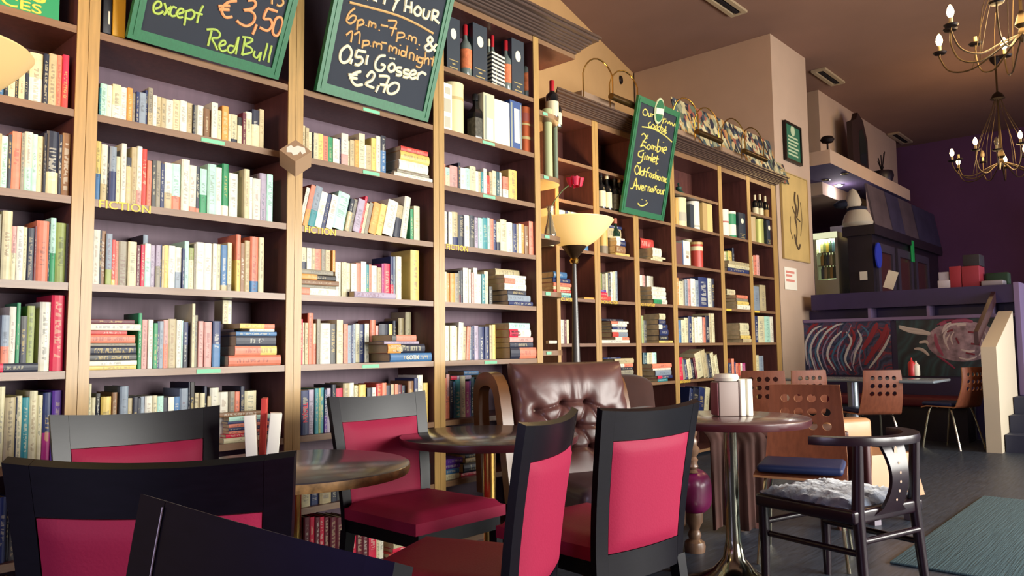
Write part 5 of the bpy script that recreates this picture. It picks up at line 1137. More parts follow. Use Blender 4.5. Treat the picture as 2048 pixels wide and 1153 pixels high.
# ------------------------------------------------------------------ perforated plywood chairs
PLY = mat('red_brown_plywood', '#74402c', .5, spec=.25, noise=.16, nscale=5, stretch=(10, 10, 1)); PLYE = mat('plywood_edge', '#c98f62', .5); BLUEV = mat('navy_seat_pad', '#1b2a55', .5)
def ply_chair(label, cols=4, rows=3):
    t = thing('perforated_chair', label, 'chair', (0, 0, 0), 0, 'plywood chairs with holes in the back')
    zs, zt, Wb, Wt = .43, .84, .40, .35; th = .011
    def P(s, tt, o=0):   # s across -1..1, tt 0..1 up the back
        w = Wb+(Wt-Wb)*tt; y = -.19-.05*tt-.035*sin(pi*tt*.9)-.02*(1-s*s)+o; return Vector((s*w/2, y, zs+.03+(zt-zs-.03)*tt))
    m = MB()
    hx = [(-.74+1.48*(k+.0)/cols, -.74+1.48*(k+1)/cols) for k in range(cols)]; hz = [(.335+.57*k/rows, .335+.57*(k+1)/rows) for k in range(rows)]
    sx = [-1]+[h[0] for h in hx]+[.74, 1]; sz = [0, .11, .22]+[h[0] for h in hz]+[.905, 1]
    for a in range(len(sx)-1):
        for b in range(len(sz)-1):
            s0, s1, t0, t1 = sx[a], sx[a+1], sz[b], sz[b+1]; hole = 1 <= a <= cols and 3 <= b < 3+rows
            if not hole:
                nu = 4
                m.grid(lambda i, j: P(s0+(s1-s0)*i, t0+(t1-t0)*j, th/2), nu, 2); m.grid(lambda i, j: P(s0+(s1-s0)*i, t0+(t1-t0)*j, -th/2), nu, 2)
            else:
                N = 16; cs, ct = (s0+s1)/2, (t0+t1)/2; rs, rt = (s1-s0)*.33, (t1-t0)*.29; V = []
                for o in (th/2, -th/2):
                    for ring in (0, 1):
                        for k in range(N):
                            an = 2*pi*(k+.0)/N+pi/4; c_, s_ = cos(an), sin(an)
                            if ring == 0: q = max(abs(c_), abs(s_)); V.append(P(cs+(s1-s0)/2*c_/q, ct+(t1-t0)/2*s_/q, o))
                            else: V.append(P(cs+rs*c_, ct+rt*s_, o))
                Fs = []
                for k in range(N):
                    k2 = (k+1) % N; Fs.append((k, k2, N+k2, N+k)); Fs.append((2*N+k, 3*N+k, 3*N+k2, 2*N+k2)); Fs.append((N+k, N+k2, 3*N+k2, 3*N+k))
                n0 = len(m.f); m.add(V, Fs, 0, True)
                for k in range(2, len(Fs), 3): m.m[n0+k] = 1
    # rim of the panel and the bend into the seat
    for s in (-1, 1): m.grid(lambda i, j: P(s, j, -th/2+th*i), 1, 12, mi=1)
    m.grid(lambda i, j: P(-1+2*i, 1, -th/2+th*j), 8, 1, mi=1)
    m.build('backrest', [PLY, PLYE], t)
    def Q(i, j, o):
        x = (-1+2*i); k = j
        if k < .25: a = k/.25*pi/2; y = -.19-.02*(1-x*x)*(1-k*4)+.045*(1-cos(a)); z = zs+.03-.045*sin(a)+.015*(k/.25); w = Wb
        else: q = (k-.25)/.75; y = -.145+.34*q; z = zs-.0-.03*max(0, q-.82)**1*3+.004*x*x; w = Wb+.02*q
        n = Vector((0, sin(min(1, k/.25)*0), 1)) if k >= .25 else Vector((0, cos(k/.25*pi/2), sin(k/.25*pi/2)))
        return Vector((x*w/2, y, z))+n*o
    m = MB(); m.grid(lambda i, j: Q(i, j, th/2), 8, 22, thick=lambda i, j: Q(i, j, -th/2))
    for k in range(2*8*22, len(m.f)): m.m[k] = 1
    m.build('seat', [PLY, PLYE], t)
    m = MB(); m.rbox((-.195, -.13, zs+.006), (.195, .20, zs+.046), .018, seg=4); m.build('seat_pad', BLUEV, t)
    for sx_ in (-1, 1):
        m = MB(); m.tube(smoothpts([(sx_*.10, .08, zs-.012), (sx_*.16, .13, zs-.03), (sx_*.20, .20, 0)], 4), .009, 8); m.build('leg', CHROME, t)
        m = MB(); m.tube(smoothpts([(sx_*.10, -.06, zs-.012), (sx_*.16, -.11, zs-.03), (sx_*.20, -.21, 0)], 4), .009, 8); m.build('leg', CHROME, t)
    return t
def face(v): return atan2(v[1], v[0])-pi/2
a_, b_ = onZ(1545, 770, .84), onZ(1672, 770, .84); md = (a_+b_)/2; fd = Vector((-.96, -.28))
P0 = ply_chair('nearest perforated plywood chair, blue seat pad, right of the trumpet-foot table')
P0.location = (md.x+fd.x*.25, md.y+fd.y*.25, 0); P0.rotation_euler = (0, 0, face(fd))
for u, v, zz, f, lab in ((1525, 742, .84, (.85, .5), 'perforated chair in front of the last two bookcase bays'), (1617, 741, .84, (.6, .8), 'perforated chair half hidden behind the nearest plywood chair, before the swirl painting'), (1764, 741, .84, (.72, .69), 'perforated chair standing between armchair ring and far table pole'), (1946, 735, .86, (.37, .93), 'orange-lit perforated chair at far right beside the white stair wall')):
    dpt = {1525: 6.5, 1617: 7.0, 1764: 6.9, 1946: 7.6}[u]
    d = ray(u, v); d = d/d.dot(_f); p = EYE+d*dpt; f = Vector(f).normalized(); s = p.z/.84
    dup(P0, (p.x+f.x*.25, p.y+f.y*.25, 0), face(f), lab, scale=max(.94, min(1.08, s)))
# ------------------------------------------------------------------ dark bentwood armchair with fleece
DKW = mat('dark_red_stained_wood', '#1e0e18', .28, noise=.2, nscale=8, coat=.1); FLEECE = mat('grey_fleece', '#687388', .95, sheen=.8, noise=.35, nscale=25, bump=.6)
t = thing('bentwood_armchair', 'dark bentwood armchair with grey fleece on the seat, at the right', 'armchair', (3.40, 1.20, 0), radians(-16))
for x, y, h in ((-.21, .22, .40), (.21, .22, .40)): MB().lathe([(0, 0), (.016, 0), (.022, h*.6), (.022, h), (0, h)], 14, c=(x, y)).build('leg', DKW, t)
for x in (-.19, .19): MB().tube([(x*1.08, -.25, 0), (x, -.22, .40), (x*1.02, -.235, .66)], [.017, .024, .020], 14).build('leg', DKW, t)
m = MB(); m.rbox((-.235, -.235, .355), (.235, .245, .41), .012); m.build('seat_frame', DKW, t)
m = MB()
for a, b in (((-.20, .22, .24), (-.19, -.23, .24)), ((.20, .22, .24), (.19, -.23, .24)), ((-.195, -.235, .29), (.195, -.235, .29)), ((-.2, .22, .29), (.2, .22, .29))): m.tube([a, b], .013, 10)
m.build('stretcher', DKW, t)
ring = [Vector((.285*sin(a), -.02-.27*cos(a)*(1 if abs(a) < pi/2 else .9), .672)) for a in [radians(-76+152*k/30) for k in range(31)]]
m = MB(); vs = []; fs = []
for k, p in enumerate(ring):
    tn = (ring[min(k+1, 30)]-ring[max(k-1, 0)]).normalized(); nn = Vector((tn.y, -tn.x, 0)); w = .03
    for a, b in ((-w, -.016), (w, -.016), (w*1.1, 0), (w, .016), (-w, .016), (-w*1.1, 0)): vs.append(p+nn*a+Vector((0, 0, b)))
for k in range(30):
    for e in range(6): fs.append((k*6+e, k*6+(e+1) % 6, k*6+6+(e+1) % 6, k*6+6+e))
fs += [(5, 4, 3, 2, 1, 0), tuple(180+e for e in range(6))]
m.add(vs, fs, 0, True); m.build('arm_rail', DKW, t)
m = MB()
def splat(i, j):
    w = .055+.025*(2*j-1)**2+(.03 if j < .12 else 0); return Vector(((-1+2*i)*w, -.245-.045*sin(pi*j)-.03*j+.02, .36+.30*j))
m.grid(lambda i, j: splat(i, j), 4, 14, thick=lambda i, j: splat(i, j)+Vector((0, .014, 0))); m.build('back_splat', DKW, t)
m = MB()
for k in range(5): q = splat(.5, .25+.12*k); m.lathe([(0, 0), (.006, 0)], 10, tf=Matrix.Translation(q+Vector((0, -.001, 0))) @ Matrix.Rotation(pi/2, 4, 'X'))
m.lathe([(0, 0), (.016, 0)], 14, tf=Matrix.Translation(splat(.5, .88)+Vector((0, -.002, 0))) @ Matrix.Rotation(pi/2, 4, 'X') @ Matrix.Diagonal((.7, 1.3, 1, 1)))
m.build('splat_inlay', mat('splat_holes', '#b59680', .6), t)
m = MB(); rnd = random.Random(3)
def fl(i, j):
    x = -.22+.44*i; y = -.20+.43*j; e = max(0, min(1, 6*min(i, 1-i, j, 1-j))); return Vector((x, y, .412+.035*sqrt(e)+rnd.uniform(-.006, .008)))
F_ = [[fl(i/26, j/26) for i in range(27)] for j in range(27)]
m.grid(lambda i, j: F_[round(j*26)][round(i*26)], 26, 26, thick=lambda i, j: Vector((-.22+.44*i, -.20+.43*j, .411)))
o = m.build('fleece_pad', FLEECE); o.location = t.location; o.rotation_euler = t.rotation_euler; tag(o, 'fluffy grey fleece pad lying on the bentwood armchair seat', 'seat pad')
# ------------------------------------------------------------------ low wooden table and beige box stool
LT = mat('low_table_wood', '#5a3630', .45, noise=.2, nscale=8, coat=.2)
a_, b_ = onZ(1520, 1056, 0), onZ(1688, 1060, 0); ex = (b_-a_).normalized(); ey = Vector((-ex.y, ex.x, 0)); ey = ey if ey.y > 0 or ey.x > 0 else -ey
t = thing('low_table', 'low brown wooden table behind the nearest plywood chair', 'table', a_, atan2(ex.y, ex.x)); L_ = (b_-a_).length
for x in (0, L_):
    for y in (0, .30): MB().box((x-.03, y-.03, 0), (x+.03, y+.03, .50)).build('leg', LT, t)
MB().rbox((-.12, -.08, .525), (L_+.03, .36, .56), .008).build('tabletop', LT, t); MB().box((0, -.02, .44), (L_, .32, .524)).build('apron', LT, t)
BEIGE = mat('beige_leather', '#b8865c', .45, noise=.06, nscale=6, coat=.1); BROWNS = mat('brown_side_panel', '#4a2226', .5); GREYL = mat('grey_leg', '#8d8490', .4)
a_, b_ = onZ(1750, 1052, 0), onZ(1832, 1041, 0); ex = (b_-a_).normalized(); L_ = (b_-a_).length; ey = Vector((-ex.y, ex.x, 0))
t = thing('tub_chair', 'beige leather tub chair seen through the bentwood armchair back', 'armchair', a_, atan2(ex.y, ex.x))
for x in (.02, L_-.02):
    for y in (.02, .40): MB().box((x-.025, y-.025, 0), (x+.025, y+.025, .16)).build('leg', GREYL, t)
m = MB(); m.add([(-.05, -.03, .15), (L_+.05, -.03, .15), (L_+.05, .45, .15), (-.05, .45, .15), (.0, .0, .40), (L_-.0, .0, .40), (L_-.0, .43, .40), (.0, .43, .40)], [(0, 3, 2, 1), (4, 5, 6, 7), (0, 1, 5, 4), (1, 2, 6, 5), (2, 3, 7, 6), (3, 0, 4, 7)]); m.build('body', [BEIGE], t)
m = MB(); m.rbox((-.02, .3, .38), (L_+.02, .45, .58), .03); m.build('backrest', BEIGE, t)
m = MB(); m.rbox((-.09, -.05, .16), (-.055, .45, .50), .012); m.build('side_panel', BROWNS, t)
# ------------------------------------------------------------------ rug
RUG = mat('grey_green_rug', '#4c6872', .95, noise=.18, nscale=4, bump=.4, stretch=(1, 30, 1))
a_, b_ = onZ(1787, 1130, 0), onZ(1945, 1006, 0)
o = MB().rbox((a_.x, -1.3, .001), (b_.x+.25, (a_.y+b_.y)/2, .012), .004).build('rug', RUG); tag(o, 'grey-green woven rug on the dark floor at lower right', 'rug')
# ------------------------------------------------------------------ raised bar with paintings
BXF = 9.69
def bz(u, v): return onX(u, v, BXF)
PURT = mat('purple_bar_paint', '#281b48', .45, noise=.1, nscale=5); PURE = mat('lilac_edge', '#7a688f', .6); NICHE = mat('niche_dark', '#1f1830', .8)
yl = bz(1604, 700).y-.02; yr = bz(2031, 640).y; ztop = bz(1800, 581).z
t = thing('bar_counter', 'raised purple bar counter with open niches above the paintings', 'bar counter', (0, 0, 0))
z1, z2, z3 = bz(1800, 614).z, bz(1800, 636).z, bz(1800, 632).z
MB().box((BXF, yr, z1), (BXF+.5, yl-.12, ztop)).build('counter_top', PURT, t)
MB().box((BXF+.25, yr, 1.36), (BXF+.45, yl, z1)).build('niche_back', PURT, t)
MB().box((BXF+.02, yr, 1.33), (BXF+.45, yl, 1.365), 0).build('niche_floor', PURE, t)
for u in (1737, 1855, 1983): y = bz(u, 618).y; MB().box((BXF+.02, y-.015, 1.365), (BXF+.25, y+.015, z1)).build('divider', PURE, t)
MB().box((BXF+.065, yr, 0), (BXF+.45, yl, 1.33)).build('front_panel', PURT, t)
MB().box((BXF-.01, yr-.05, .5), (BXF+.5, yr, ztop+.02)).build('end_post', PURE, t)
struct(MB().box((BXF+.45, -2.5, 0), (16.2, 5.75, .5)).build('trim_2', mat('bar_platform', '#2a2432', .6)))
MB().tube([(BXF-.35, yl+.02, 1.44), (BXF+.02, yl+.02, 1.44)], .012, 8).tube([(BXF-.33, yl+.02, 1.44), (BXF-.33, yl+.02, 1.2)], .012, 8).build('hand_rail', IRON, t)
# paintings
def swirl(name, cols, sc, dist, wscale):
    m = bpy.data.materials.new(name); m.use_nodes = True; nt = m.node_tree; b = nt.nodes['Principled BSDF']; L = nt.links.new
    tc = nt.nodes.new('ShaderNodeTexCoord'); wv = nt.nodes.new('ShaderNodeTexWave'); rp = nt.nodes.new('ShaderNodeValToRGB')
    wv.wave_type = 'RINGS'; wv.rings_direction = 'X'; L(tc.outputs['Object'], wv.inputs['Vector']); wv.inputs['Scale'].default_value = wscale; wv.inputs['Distortion'].default_value = dist; wv.inputs['Detail'].default_value = 3; wv.inputs['Detail Scale'].default_value = sc
    L(wv.outputs['Fac'], rp.inputs['Fac']); cr = rp.color_ramp
    while len(cr.elements) < len(cols): cr.elements.new(.5)
    for i, c in enumerate(cols): cr.elements[i].position = i/(len(cols)-1); cr.elements[i].color = lin(c)
    L(rp.outputs['Color'], b.inputs['Base Color']); b.inputs['Roughness'].default_value = .4; return m
def painting(label, u0, u1, canvas, strokes):
    a = bz(u0, 690); b = bz(u1, 690); zb, zt_ = .68, 1.325
    t = thing('painted_panel', label, 'painting', (BXF+.05, b.y, zb), 0, 'painted panels on the bar front'); w = a.y-b.y
    MB().box((0, 0, 0), (.012, w, zt_-zb)).build('canvas', canvas, t)
    MB().box((-.01, -.02, zt_-zb), (.02, w+.02, zt_-zb+.02)).build('top_strip', PURE, t)
    for nm, cc, r, lines in strokes:
        for ln in lines:
            m = MB(); P = []
            for u, v in ln: q = bz(u, v); P.append((-.002, q.y-b.y, q.z-zb))
            P = smoothpts(P, 5); n = len(P)
            m.tube(P, [max(.003, r*sin(pi*(k+.6)/(n+.2))**.5) for k in range(n)], 6)
            for k in range(len(m.v)): x, y, z = m.v[k]; m.v[k] = (-.003+(x+.002)*.12-.004*('mark' in nm or 'sweep' in nm or 'rosy' in nm), y, z)
            m.build(nm, mat('paint_'+cc[1:], cc, .5), t)
    return t
painting('left painted panel on the bar, swirling white, blue and red strands', 1606, 1780, swirl('swirl_canvas', ['#1a2244', '#3a4a70', '#5a3a58', '#2a3a60', '#8a2a3c', '#222c50'], 2.2, 9, 1.6),
 [('white_strand', '#c4c6c8', .015, S_('1612,730 1608,690 1622,662 1640,652|1628,742 1618,700 1632,668 1652,654|1645,744 1632,704 1646,670 1668,652 1684,648|1668,742 1652,712 1662,682 1682,662|1700,742 1688,722 1692,702 1700,682 1690,664|1712,660 1720,680 1708,706 1704,730|1735,738 1752,716 1768,692 1778,670')),
  ('red_smear', '#8c2434', .034, S_('1772,648 1762,676 1744,704 1728,730|1752,646 1740,672 1722,700')), ('lilac_strand', '#8f88a8', .010, S_('1618,742 1614,712 1624,680 1640,660|1654,744 1642,708 1654,676 1672,656|1684,742 1672,716 1678,688 1692,668 1700,650|1722,742 1716,716 1722,690|1632,744 1624,716|1706,742 1700,716 1712,690 1722,668')), ('blue_strand', '#3c6a8c', .013, S_('1620,735 1614,700 1628,668|1640,742 1628,706 1640,676 1660,658|1676,742 1662,716 1672,690 1690,672 1696,660|1690,744 1680,716 1688,690|1720,652 1734,668 1728,690 1716,712')),
  ('red_strand', '#8a2230', .015, S_('1744,652 1760,668 1752,692 1736,712 1726,730|1768,650 1774,664 1764,688|1698,656 1706,674 1698,700|1612,668 1620,654 1634,648|1650,660 1662,652'))])
painting('right painted panel on the bar, dark teal with a big pale pink-streaked ball', 1792, 1990, swirl('teal_canvas', ['#13222e', '#1d3f4a', '#182c3a', '#264c54', '#101a28'], 1.5, 6, .8),
 [('pale_streak', '#cfc8c4', .018, S_('1795,652 1815,658 1840,662 1862,668|1796,656 1820,664 1850,668 1868,672|1862,668 1876,690 1880,706|1836,686 1850,684 1858,692|1826,698 1842,700 1856,712')),
  ('rosy_streak', '#a04a6a', .022, S_('1868,668 1872,690 1884,712|1900,646 1920,640 1944,644|1878,650 1890,644')), ('red_mark', '#7c2038', .012, S_('1892,664 1904,660|1934,664 1950,666|1940,688 1958,690|1930,706 1948,710|1910,676 1916,688')), ('white_sweep', '#d4c8cc', .010, S_('1882,668 1890,650 1910,644|1896,700 1890,684 1898,668|1912,652 1930,650|1968,664 1974,684 1964,706|1904,690 1900,676 1906,664|1916,716 1934,720 1952,714')), ('pink_streak', '#8e2c50', .012, S_('1872,650 1890,642 1910,640|1904,652 1898,672 1908,692|1936,664 1950,666|1934,690 1952,690|1938,680 1954,678|1872,712 1890,724 1908,738')),
  ('ball_mark', '#d6ccd0', .013, S_('1884,664 1900,650 1930,648|1890,690 1886,672 1894,660|1960,676 1966,694 1956,712|1920,700 1936,704 1948,702'))])
pp = [o for o in COL.objects if o.get('label', '').startswith('right painted')][0]
q = bz(1922, 683); r_ = Matrix.Translation((-.003, q.y-pp.location.y, q.z-.68)) @ Matrix.Rotation(-pi/2, 4, 'Y') @ Matrix.Diagonal((.225, .36, 1, 1))
MB().lathe([(0, .004), (.9, .003), (1, 0)], 32, tf=r_).build('ball', mat('ball_paint', '#9c8696', .5, noise=.5, nscale=14), pp)
# bench below the panels
t = thing('bar_bench', 'dark red padded bench along the foot of the bar', 'bench', (BXF-.42, 1.9, 0))
MB().box((0, 0, 0), (.40, yl-1.9, .36)).build('bench_box', mat('bench_dark', '#171320', .7), t); MB().rbox((-.03, 0, .36), (.42, yl-1.9, .47), .03).build('cushion', mat('bench_red', '#5a1226', .6), t)
# far table with bottles
c = onZ(1705, 757, .725); yr_ = onX(1885, 757, c.x).y-c.y; t = thing('bistro_table', 'far narrow table with grey top and column, before the painted panels', 'table', (c.x, c.y, 0))
MB().rbox((-.30, yr_, .70), (.30, .62, .725), .01).build('tabletop', mat('grey_laminate', '#6f7a82', .25, coat=.3), t)
MB().lathe([(.05, .698), (.05, .06), (.24, .02), (.24, 0)], 24).build('column', mat('pale_steel', '#9aa4ae', .3, metal=.8), t)
for lab, u, cc, h in (('red squeeze bottle on the far table', 1824, '#b8282c', .18), ('white squeeze bottle right of the red one on the far table', 1833, '#ded6c4', .15)):
    d = ray(u, 752); p = onZ(u, 752, .7265); b = MB(); b.lathe([(0, 0), (.032, 0), (.034, .01), (.034, h*.7), (.02, h*.8), (.012, h*.84), (.006, h), (0, h)], 16)
    o = b.build('squeeze_bottle', mat('squeeze_'+cc[1:], cc, .4)); o.location = p; tag(o, lab, 'bottle', 'squeeze bottles on the far table')
# stair wall, rail and steps
t = thing('stair_wall', 'white sloping stair wall at the right end of the bar', 'stair wall', (0, 0, 0))
f0 = onZ(2005, 908, 0); X0 = f0.x; Y0 = f0.y; Y1_ = Y0+.13
def zY(u, v): return onY(u, v, Y0).z
za = zY(2005, 694); zb_ = zY(2025, 622); xb = onY(2025, 622, Y0).x
MB().prism([(X0, Y0, 0), (xb, Y0, 0), (xb, Y0, zb_), (X0, Y0, za)], (0, Y1_-Y0, 0)).build('wall_slab', mat('stair_white', '#d8cbb2', .7), t)
MB().prism([(X0+.1, Y1_+.03, za+.02), (xb+.1, Y1_+.03, zb_+.10), (xb+.1, Y1_+.03, zb_+.22), (X0+.1, Y1_+.03, za+.15)], (0, .04, 0)).build('hand_rail', mat('rail_dark', '#3a2026', .4), t)
t = thing('stairs', 'dark blue steps rising behind the white stair wall', 'stairs', (0, 0, 0))
for k in range(3): MB().box((X0+.12+.28*k, -.2, 0), (X0+.12+.28*(k+1), Y0-.01, .165*(k+1))).build('step', mat('step_blue', '#2a2f45', .5), t)
# ------------------------------------------------------------------ behind the bar
ZP = .5
FX = 11.6; a = onX(1626, 468, FX); b = onX(1674, 468, FX); t = thing('bottle_fridge', 'lit glass-door drinks fridge behind the bar, beside the pier', 'fridge', (FX, b.y, ZP)); w = a.y-b.y; h = a.z-ZP; zw = onX(1650, 560, FX).z-ZP
FRW = mat('fridge_white', '#dfe6c8', .4); m = MB()
m.box((0, 0, 0), (.5, .04, h)); m.box((0, w-.04, 0), (.5, w, h)); m.box((0, .04, h-.10), (.5, w-.04, h)); m.box((0, .04, 0), (.5, w-.04, zw)); m.box((.46, .04, zw), (.5, w-.04, h-.1)); m.build('cabinet', FRW, t)
MB().box((.44, .045, zw+.01), (.455, w-.045, h-.13)).build('lit_back', mat('fridge_back_light', '#e8f4d0', .5, emit='#e4f6c0', estr=1.1), t)  # back panel glow added to brighten the fridge interior
MB().box((-.004, .0, h-.09), (.0, w, h)).build('lit_header', mat('fridge_header_light', '#eef4d0', .5, emit='#eef4c8', estr=.8), t)  # header made to glow, added to brighten the fridge front
MB().box((.02, .05, h-.12), (.3, w-.05, h-.10)).build('light_strip', mat('fridge_light', '#ffffff', .5, emit='#f6ffd0', estr=9), t)
lamp_light('fridge_light', (FX+.12, b.y+w/2, ZP+h-.2), 14, (.93, 1, .75), .08)
MB().box((-.012, .035, zw), (-.004, w-.035, h-.09)).build('glass_door', pane('fridge_glass'), t)
MB().box((-.003, w*.12, zw*.45), (0, w*.6, zw*.85)).build('emblem', mat('fridge_emblem', '#8d8a70', .6), t)
levels = [zw+.02, zw+(h-.1-zw)*.36, zw+(h-.1-zw)*.68]
for k, z in enumerate(levels):
    if k: MB().box((.03, .04, z-.01), (.44, w-.04, z)).build('shelf', CHROME, t)
for k, z in enumerate(levels):
    for j in range(5):
        hh = [.24, .22, .2][k]; bo = MB(); r = .03; bo.lathe([(0, 0), (r, 0), (r, hh*.6), (r*.4, hh*.78), (r*.38, hh), (0, hh)], 12)
        cc = ['#2a4a3a', '#caa84a', '#7a8a5a', '#d8d0a0', '#365a78'][(j+2*k) % 5]
        o = bo.build('drink_bottle', mat('drink_'+cc[1:], cc, .3)); o.location = (FX+.10, b.y+.09+(w-.18)*j/4, ZP+z+.001)
        tag(o, '%s bottle, %s from the pier on the %s fridge shelf' % ({'#2a4a3a': 'dark green', '#caa84a': 'amber', '#7a8a5a': 'olive', '#d8d0a0': 'pale', '#365a78': 'blue'}[cc], ['fifth', 'fourth', 'third', 'second', 'first'][j], ['lowest', 'middle', 'top'][k]), 'bottle', 'bottles in the bar fridge')
# dark back-bar cabinet along the room with doors
KX = 11.3; ky1 = onX(1697, 520, KX).y; kz = onX(1740, 470, KX).z
t = thing('back_bar_cabinet', 'dark carved wooden back-bar cabinet with three glazed doors', 'cabinet', (KX, 0, ZP)); h = kz-ZP
ky = onX(1746, 520, KX).y; kxr = KX+3.6
DK = mat('back_bar_wood', '#1d1620', .4, noise=.2, nscale=6); DK2 = mat('back_bar_frame', '#3a3444', .45); RW = mat('back_bar_glazing', '#4a2a2a', .25)
MB().box((0, ky, 0), (kxr-KX, ky1, h)).build('carcass', DK, t); MB().box((-.06, ky-.06, h), (kxr-KX+.05, ky1+.05, h+.14)).build('crown', DK, t)
for k in range(3):
    x0 = .12+.95*k; d = MB(); d.box((x0, ky-.035, .1), (x0+.12, ky, h-.1)); d.box((x0+.68, ky-.035, .1), (x0+.8, ky, h-.1)); d.box((x0+.12, ky-.035, h-.22), (x0+.68, ky, h-.1)); d.box((x0+.12, ky-.035, .1), (x0+.68, ky, .25)); d.build('door', DK2, t)
    MB().box((x0+.12, ky-.012, .25), (x0+.68, ky-.002, h-.22)).build('door_glazing', RW, t)
    MB().lathe([(0, 0), (.035, .0), (.03, .03), (0, .035)], 12, tf=Matrix.Translation((x0+.74, ky-.035, h*.55)) @ Matrix.Rotation(pi/2, 4, 'X')).build('door_knob', CHROME, t)
for lab, u, v, w_, h_, cc in (('small blue oval sign on the back-bar cabinet corner', 1757, 511, .13, .36, '#20309a'), ('green hanging sign on the back-bar cabinet', 1825, 503, .14, .34, '#12803e')):
    p = onY(u, v, ky-.05); m = MB()
    if 'blue' in lab: m.lathe([(0, -.01), (1, -.01), (1, .01), (0, .01)], 20, tf=Matrix.Diagonal((w_, 1, h_/2, 1)) @ Matrix.Rotation(pi/2, 4, 'X') @ Matrix.Diagonal((1, 1, 1, 1)))
    else: m.rbox((-w_/2, -.012, -h_/2), (w_/2, .012, h_/2), .01)
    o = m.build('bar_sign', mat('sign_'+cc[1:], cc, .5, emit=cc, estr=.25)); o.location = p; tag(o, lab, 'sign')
for lab, u, v, w_, h_ in (('white paper leaning on the bar counter before the cabinet doors', 1782, 566, .12, .22), ('small pale note stuck on the cabinet side', 1727, 552, .10, .12)):
    p = onX(u, v, KX-.03 if 'note' in lab else BXF+.4); o = MB().box((-.003, -w_/2, -h_/2), (.003, w_/2, h_/2)).build('paper_sheet', CARD)
    if 'leaning' in lab: o.rotation_euler = (.35, 0, 0); o.location = (p.x, p.y, ztop+h_/2+.05); 
    else: o.location = p
    tag(o, lab, 'paper')
# leaning dark boards on the cabinet
for k, (u0, u1, v) in enumerate(((1752, 1790, 412), (1786, 1815, 420), (1812, 1842, 430), (1838, 1885, 440))):
    y = ky+.15; a = onY(u0, 470, y); b = onY(u1-3, 470, y); zb2 = ZP+h+.142; o = MB().box((0, -.015, 0), (b.x-a.x, .015, 0.74)).build('leaning_board', mat('board_%d' % (k % 2), ['#564a50', '#3a3650'][k % 2], .6, noise=.25, nscale=3)); o.location = (a.x, y, zb2); o.rotation_euler = (radians(-9), 0, 0)
    tag(o, ['grey-brown board leaning on the cabinet top, nearest the slab post', 'second dark board leaning on the cabinet top', 'bluish board leaning third on the cabinet top', 'widest dark board leaning at the end of the cabinet top'][k], 'board', 'boards leaning on the back-bar cabinet')
p = onY(1742, 425, 3.75); struct(MB().box((p.x, p.y-.0, ZP+h+.15), (p.x+.12, p.y+.06, 3.49)).build('trim_3', PLASTER))
# white and dark plush figure on the cabinet
p = onX(1716, 462, KX+.25); t = thing('plush_figure', 'white plush animal with dark scarf sitting on the cabinet top', 'toy', (p.x, p.y, ZP+h+.141)); WH = mat('plush_white', '#c9c2b0', .9); DKP = mat('plush_dark', '#23283c', .9)
MB().lathe([(0, 0), (.17, .0), (.21, .08), (.17, .2), (.1, .3), (0, .32)], 20).build('body', WH, t)
MB().lathe([(0, .27), (.08, .29), (.115, .38), (.09, .47), (.05, .56), (0, .6)], 18, c=(0, .05)).build('head', WH, t)
m = MB(); m.lathe([(.0, -.06), (.09, -.03), (.11, .03), (.06, .09), (0, .1)], 14, tf=Matrix.Translation((-.02, .18, .36)) @ Matrix.Diagonal((1, 1.3, .8, 1))); m.lathe([(.12, .25), (.14, .28), (.12, .31)], 18); m.build('scarf', DKP, t)
# monitor / till area between fridge and cabinet
p = onX(1703, 520, 12.4); o = MB().box((-.01, -.3, -.42), (.01, .3, .55)).build('wall_poster', mat('poster_grey', '#8c8488', .7)); o.location = (p.x, p.y, p.z); tag(o, 'pale grey poster on the wall between fridge and cabinet', 'poster')
o = MB().box((-.012, -.3, -.1), (.012, .3, .06)).build('poster_strip', mat('poster_yellow', '#a8a032', .7), ); o.location = (p.x-.014, p.y, p.z-.32); tag(o, 'yellow strip at the foot of the grey poster', 'poster')
# crates on the counter at the right
CR = [('red carton at the left of the pile on the bar counter', 1892, 1917, 540, 497, '#8e1f30'), ('red carton at the right of the pile on the bar counter', 1917, 1954, 542, 500, '#8a2234'), ('white carton with dark print beside the red cartons', 1868, 1896, 546, 530, '#b9b2bc')]
yb = 0
for lab, u0, u1, v0, v1, cc in CR:
    a = bz(u0, v0); b = bz(u1, v0); o = MB().rbox((BXF+.12, b.y+.004, ztop+.002), (BXF+.42, a.y-.004, ztop+.002+(bz(u0, v1).z-bz(u0, v0).z)*1.0), .004).build('carton', mat('carton_'+cc[1:], cc, .6)); tag(o, lab, 'carton', 'cartons on the bar')
a = bz(1868, 540); b = bz(1893, 540); o = MB().rbox((BXF+.14, b.y+.01, ztop+.052), (BXF+.40, a.y-.01, ztop+.19), .004).build('carton', mat('carton_w', '#a9a4b4', .6)); 
tag(o, 'pale carton stacked at the left end of the bar pile', 'carton', 'cartons on the bar')
zr_ = ztop+.002+bz(1917, 500).z-bz(1917, 542).z; a = bz(1918, 498); b = bz(1952, 498); o = MB().rbox((BXF+.14, b.y, zr_+.001), (BXF+.40, a.y, zr_+.13), .004).build('carton', mat('carton_k', '#1c1820', .6)); tag(o, 'black carton on top of the red ones on the bar', 'carton', 'cartons on the bar')
a = bz(1958, 566); b = bz(2003, 566); o = MB().rbox((BXF+.1, b.y, ztop+.002), (BXF+.3, a.y, ztop+.06), .01).build('tray', mat('tray_pale', '#8a8590', .5)); tag(o, 'flat pale tray on the right of the bar counter', 'tray')
o = MB().rbox((BXF+.32, b.y-.02, ztop+.002), (BXF+.46, a.y, ztop+.16), .02).build('bag', mat('bag_green', '#14301f', .8)); tag(o, 'dark green bag behind the flat tray on the bar', 'bag')
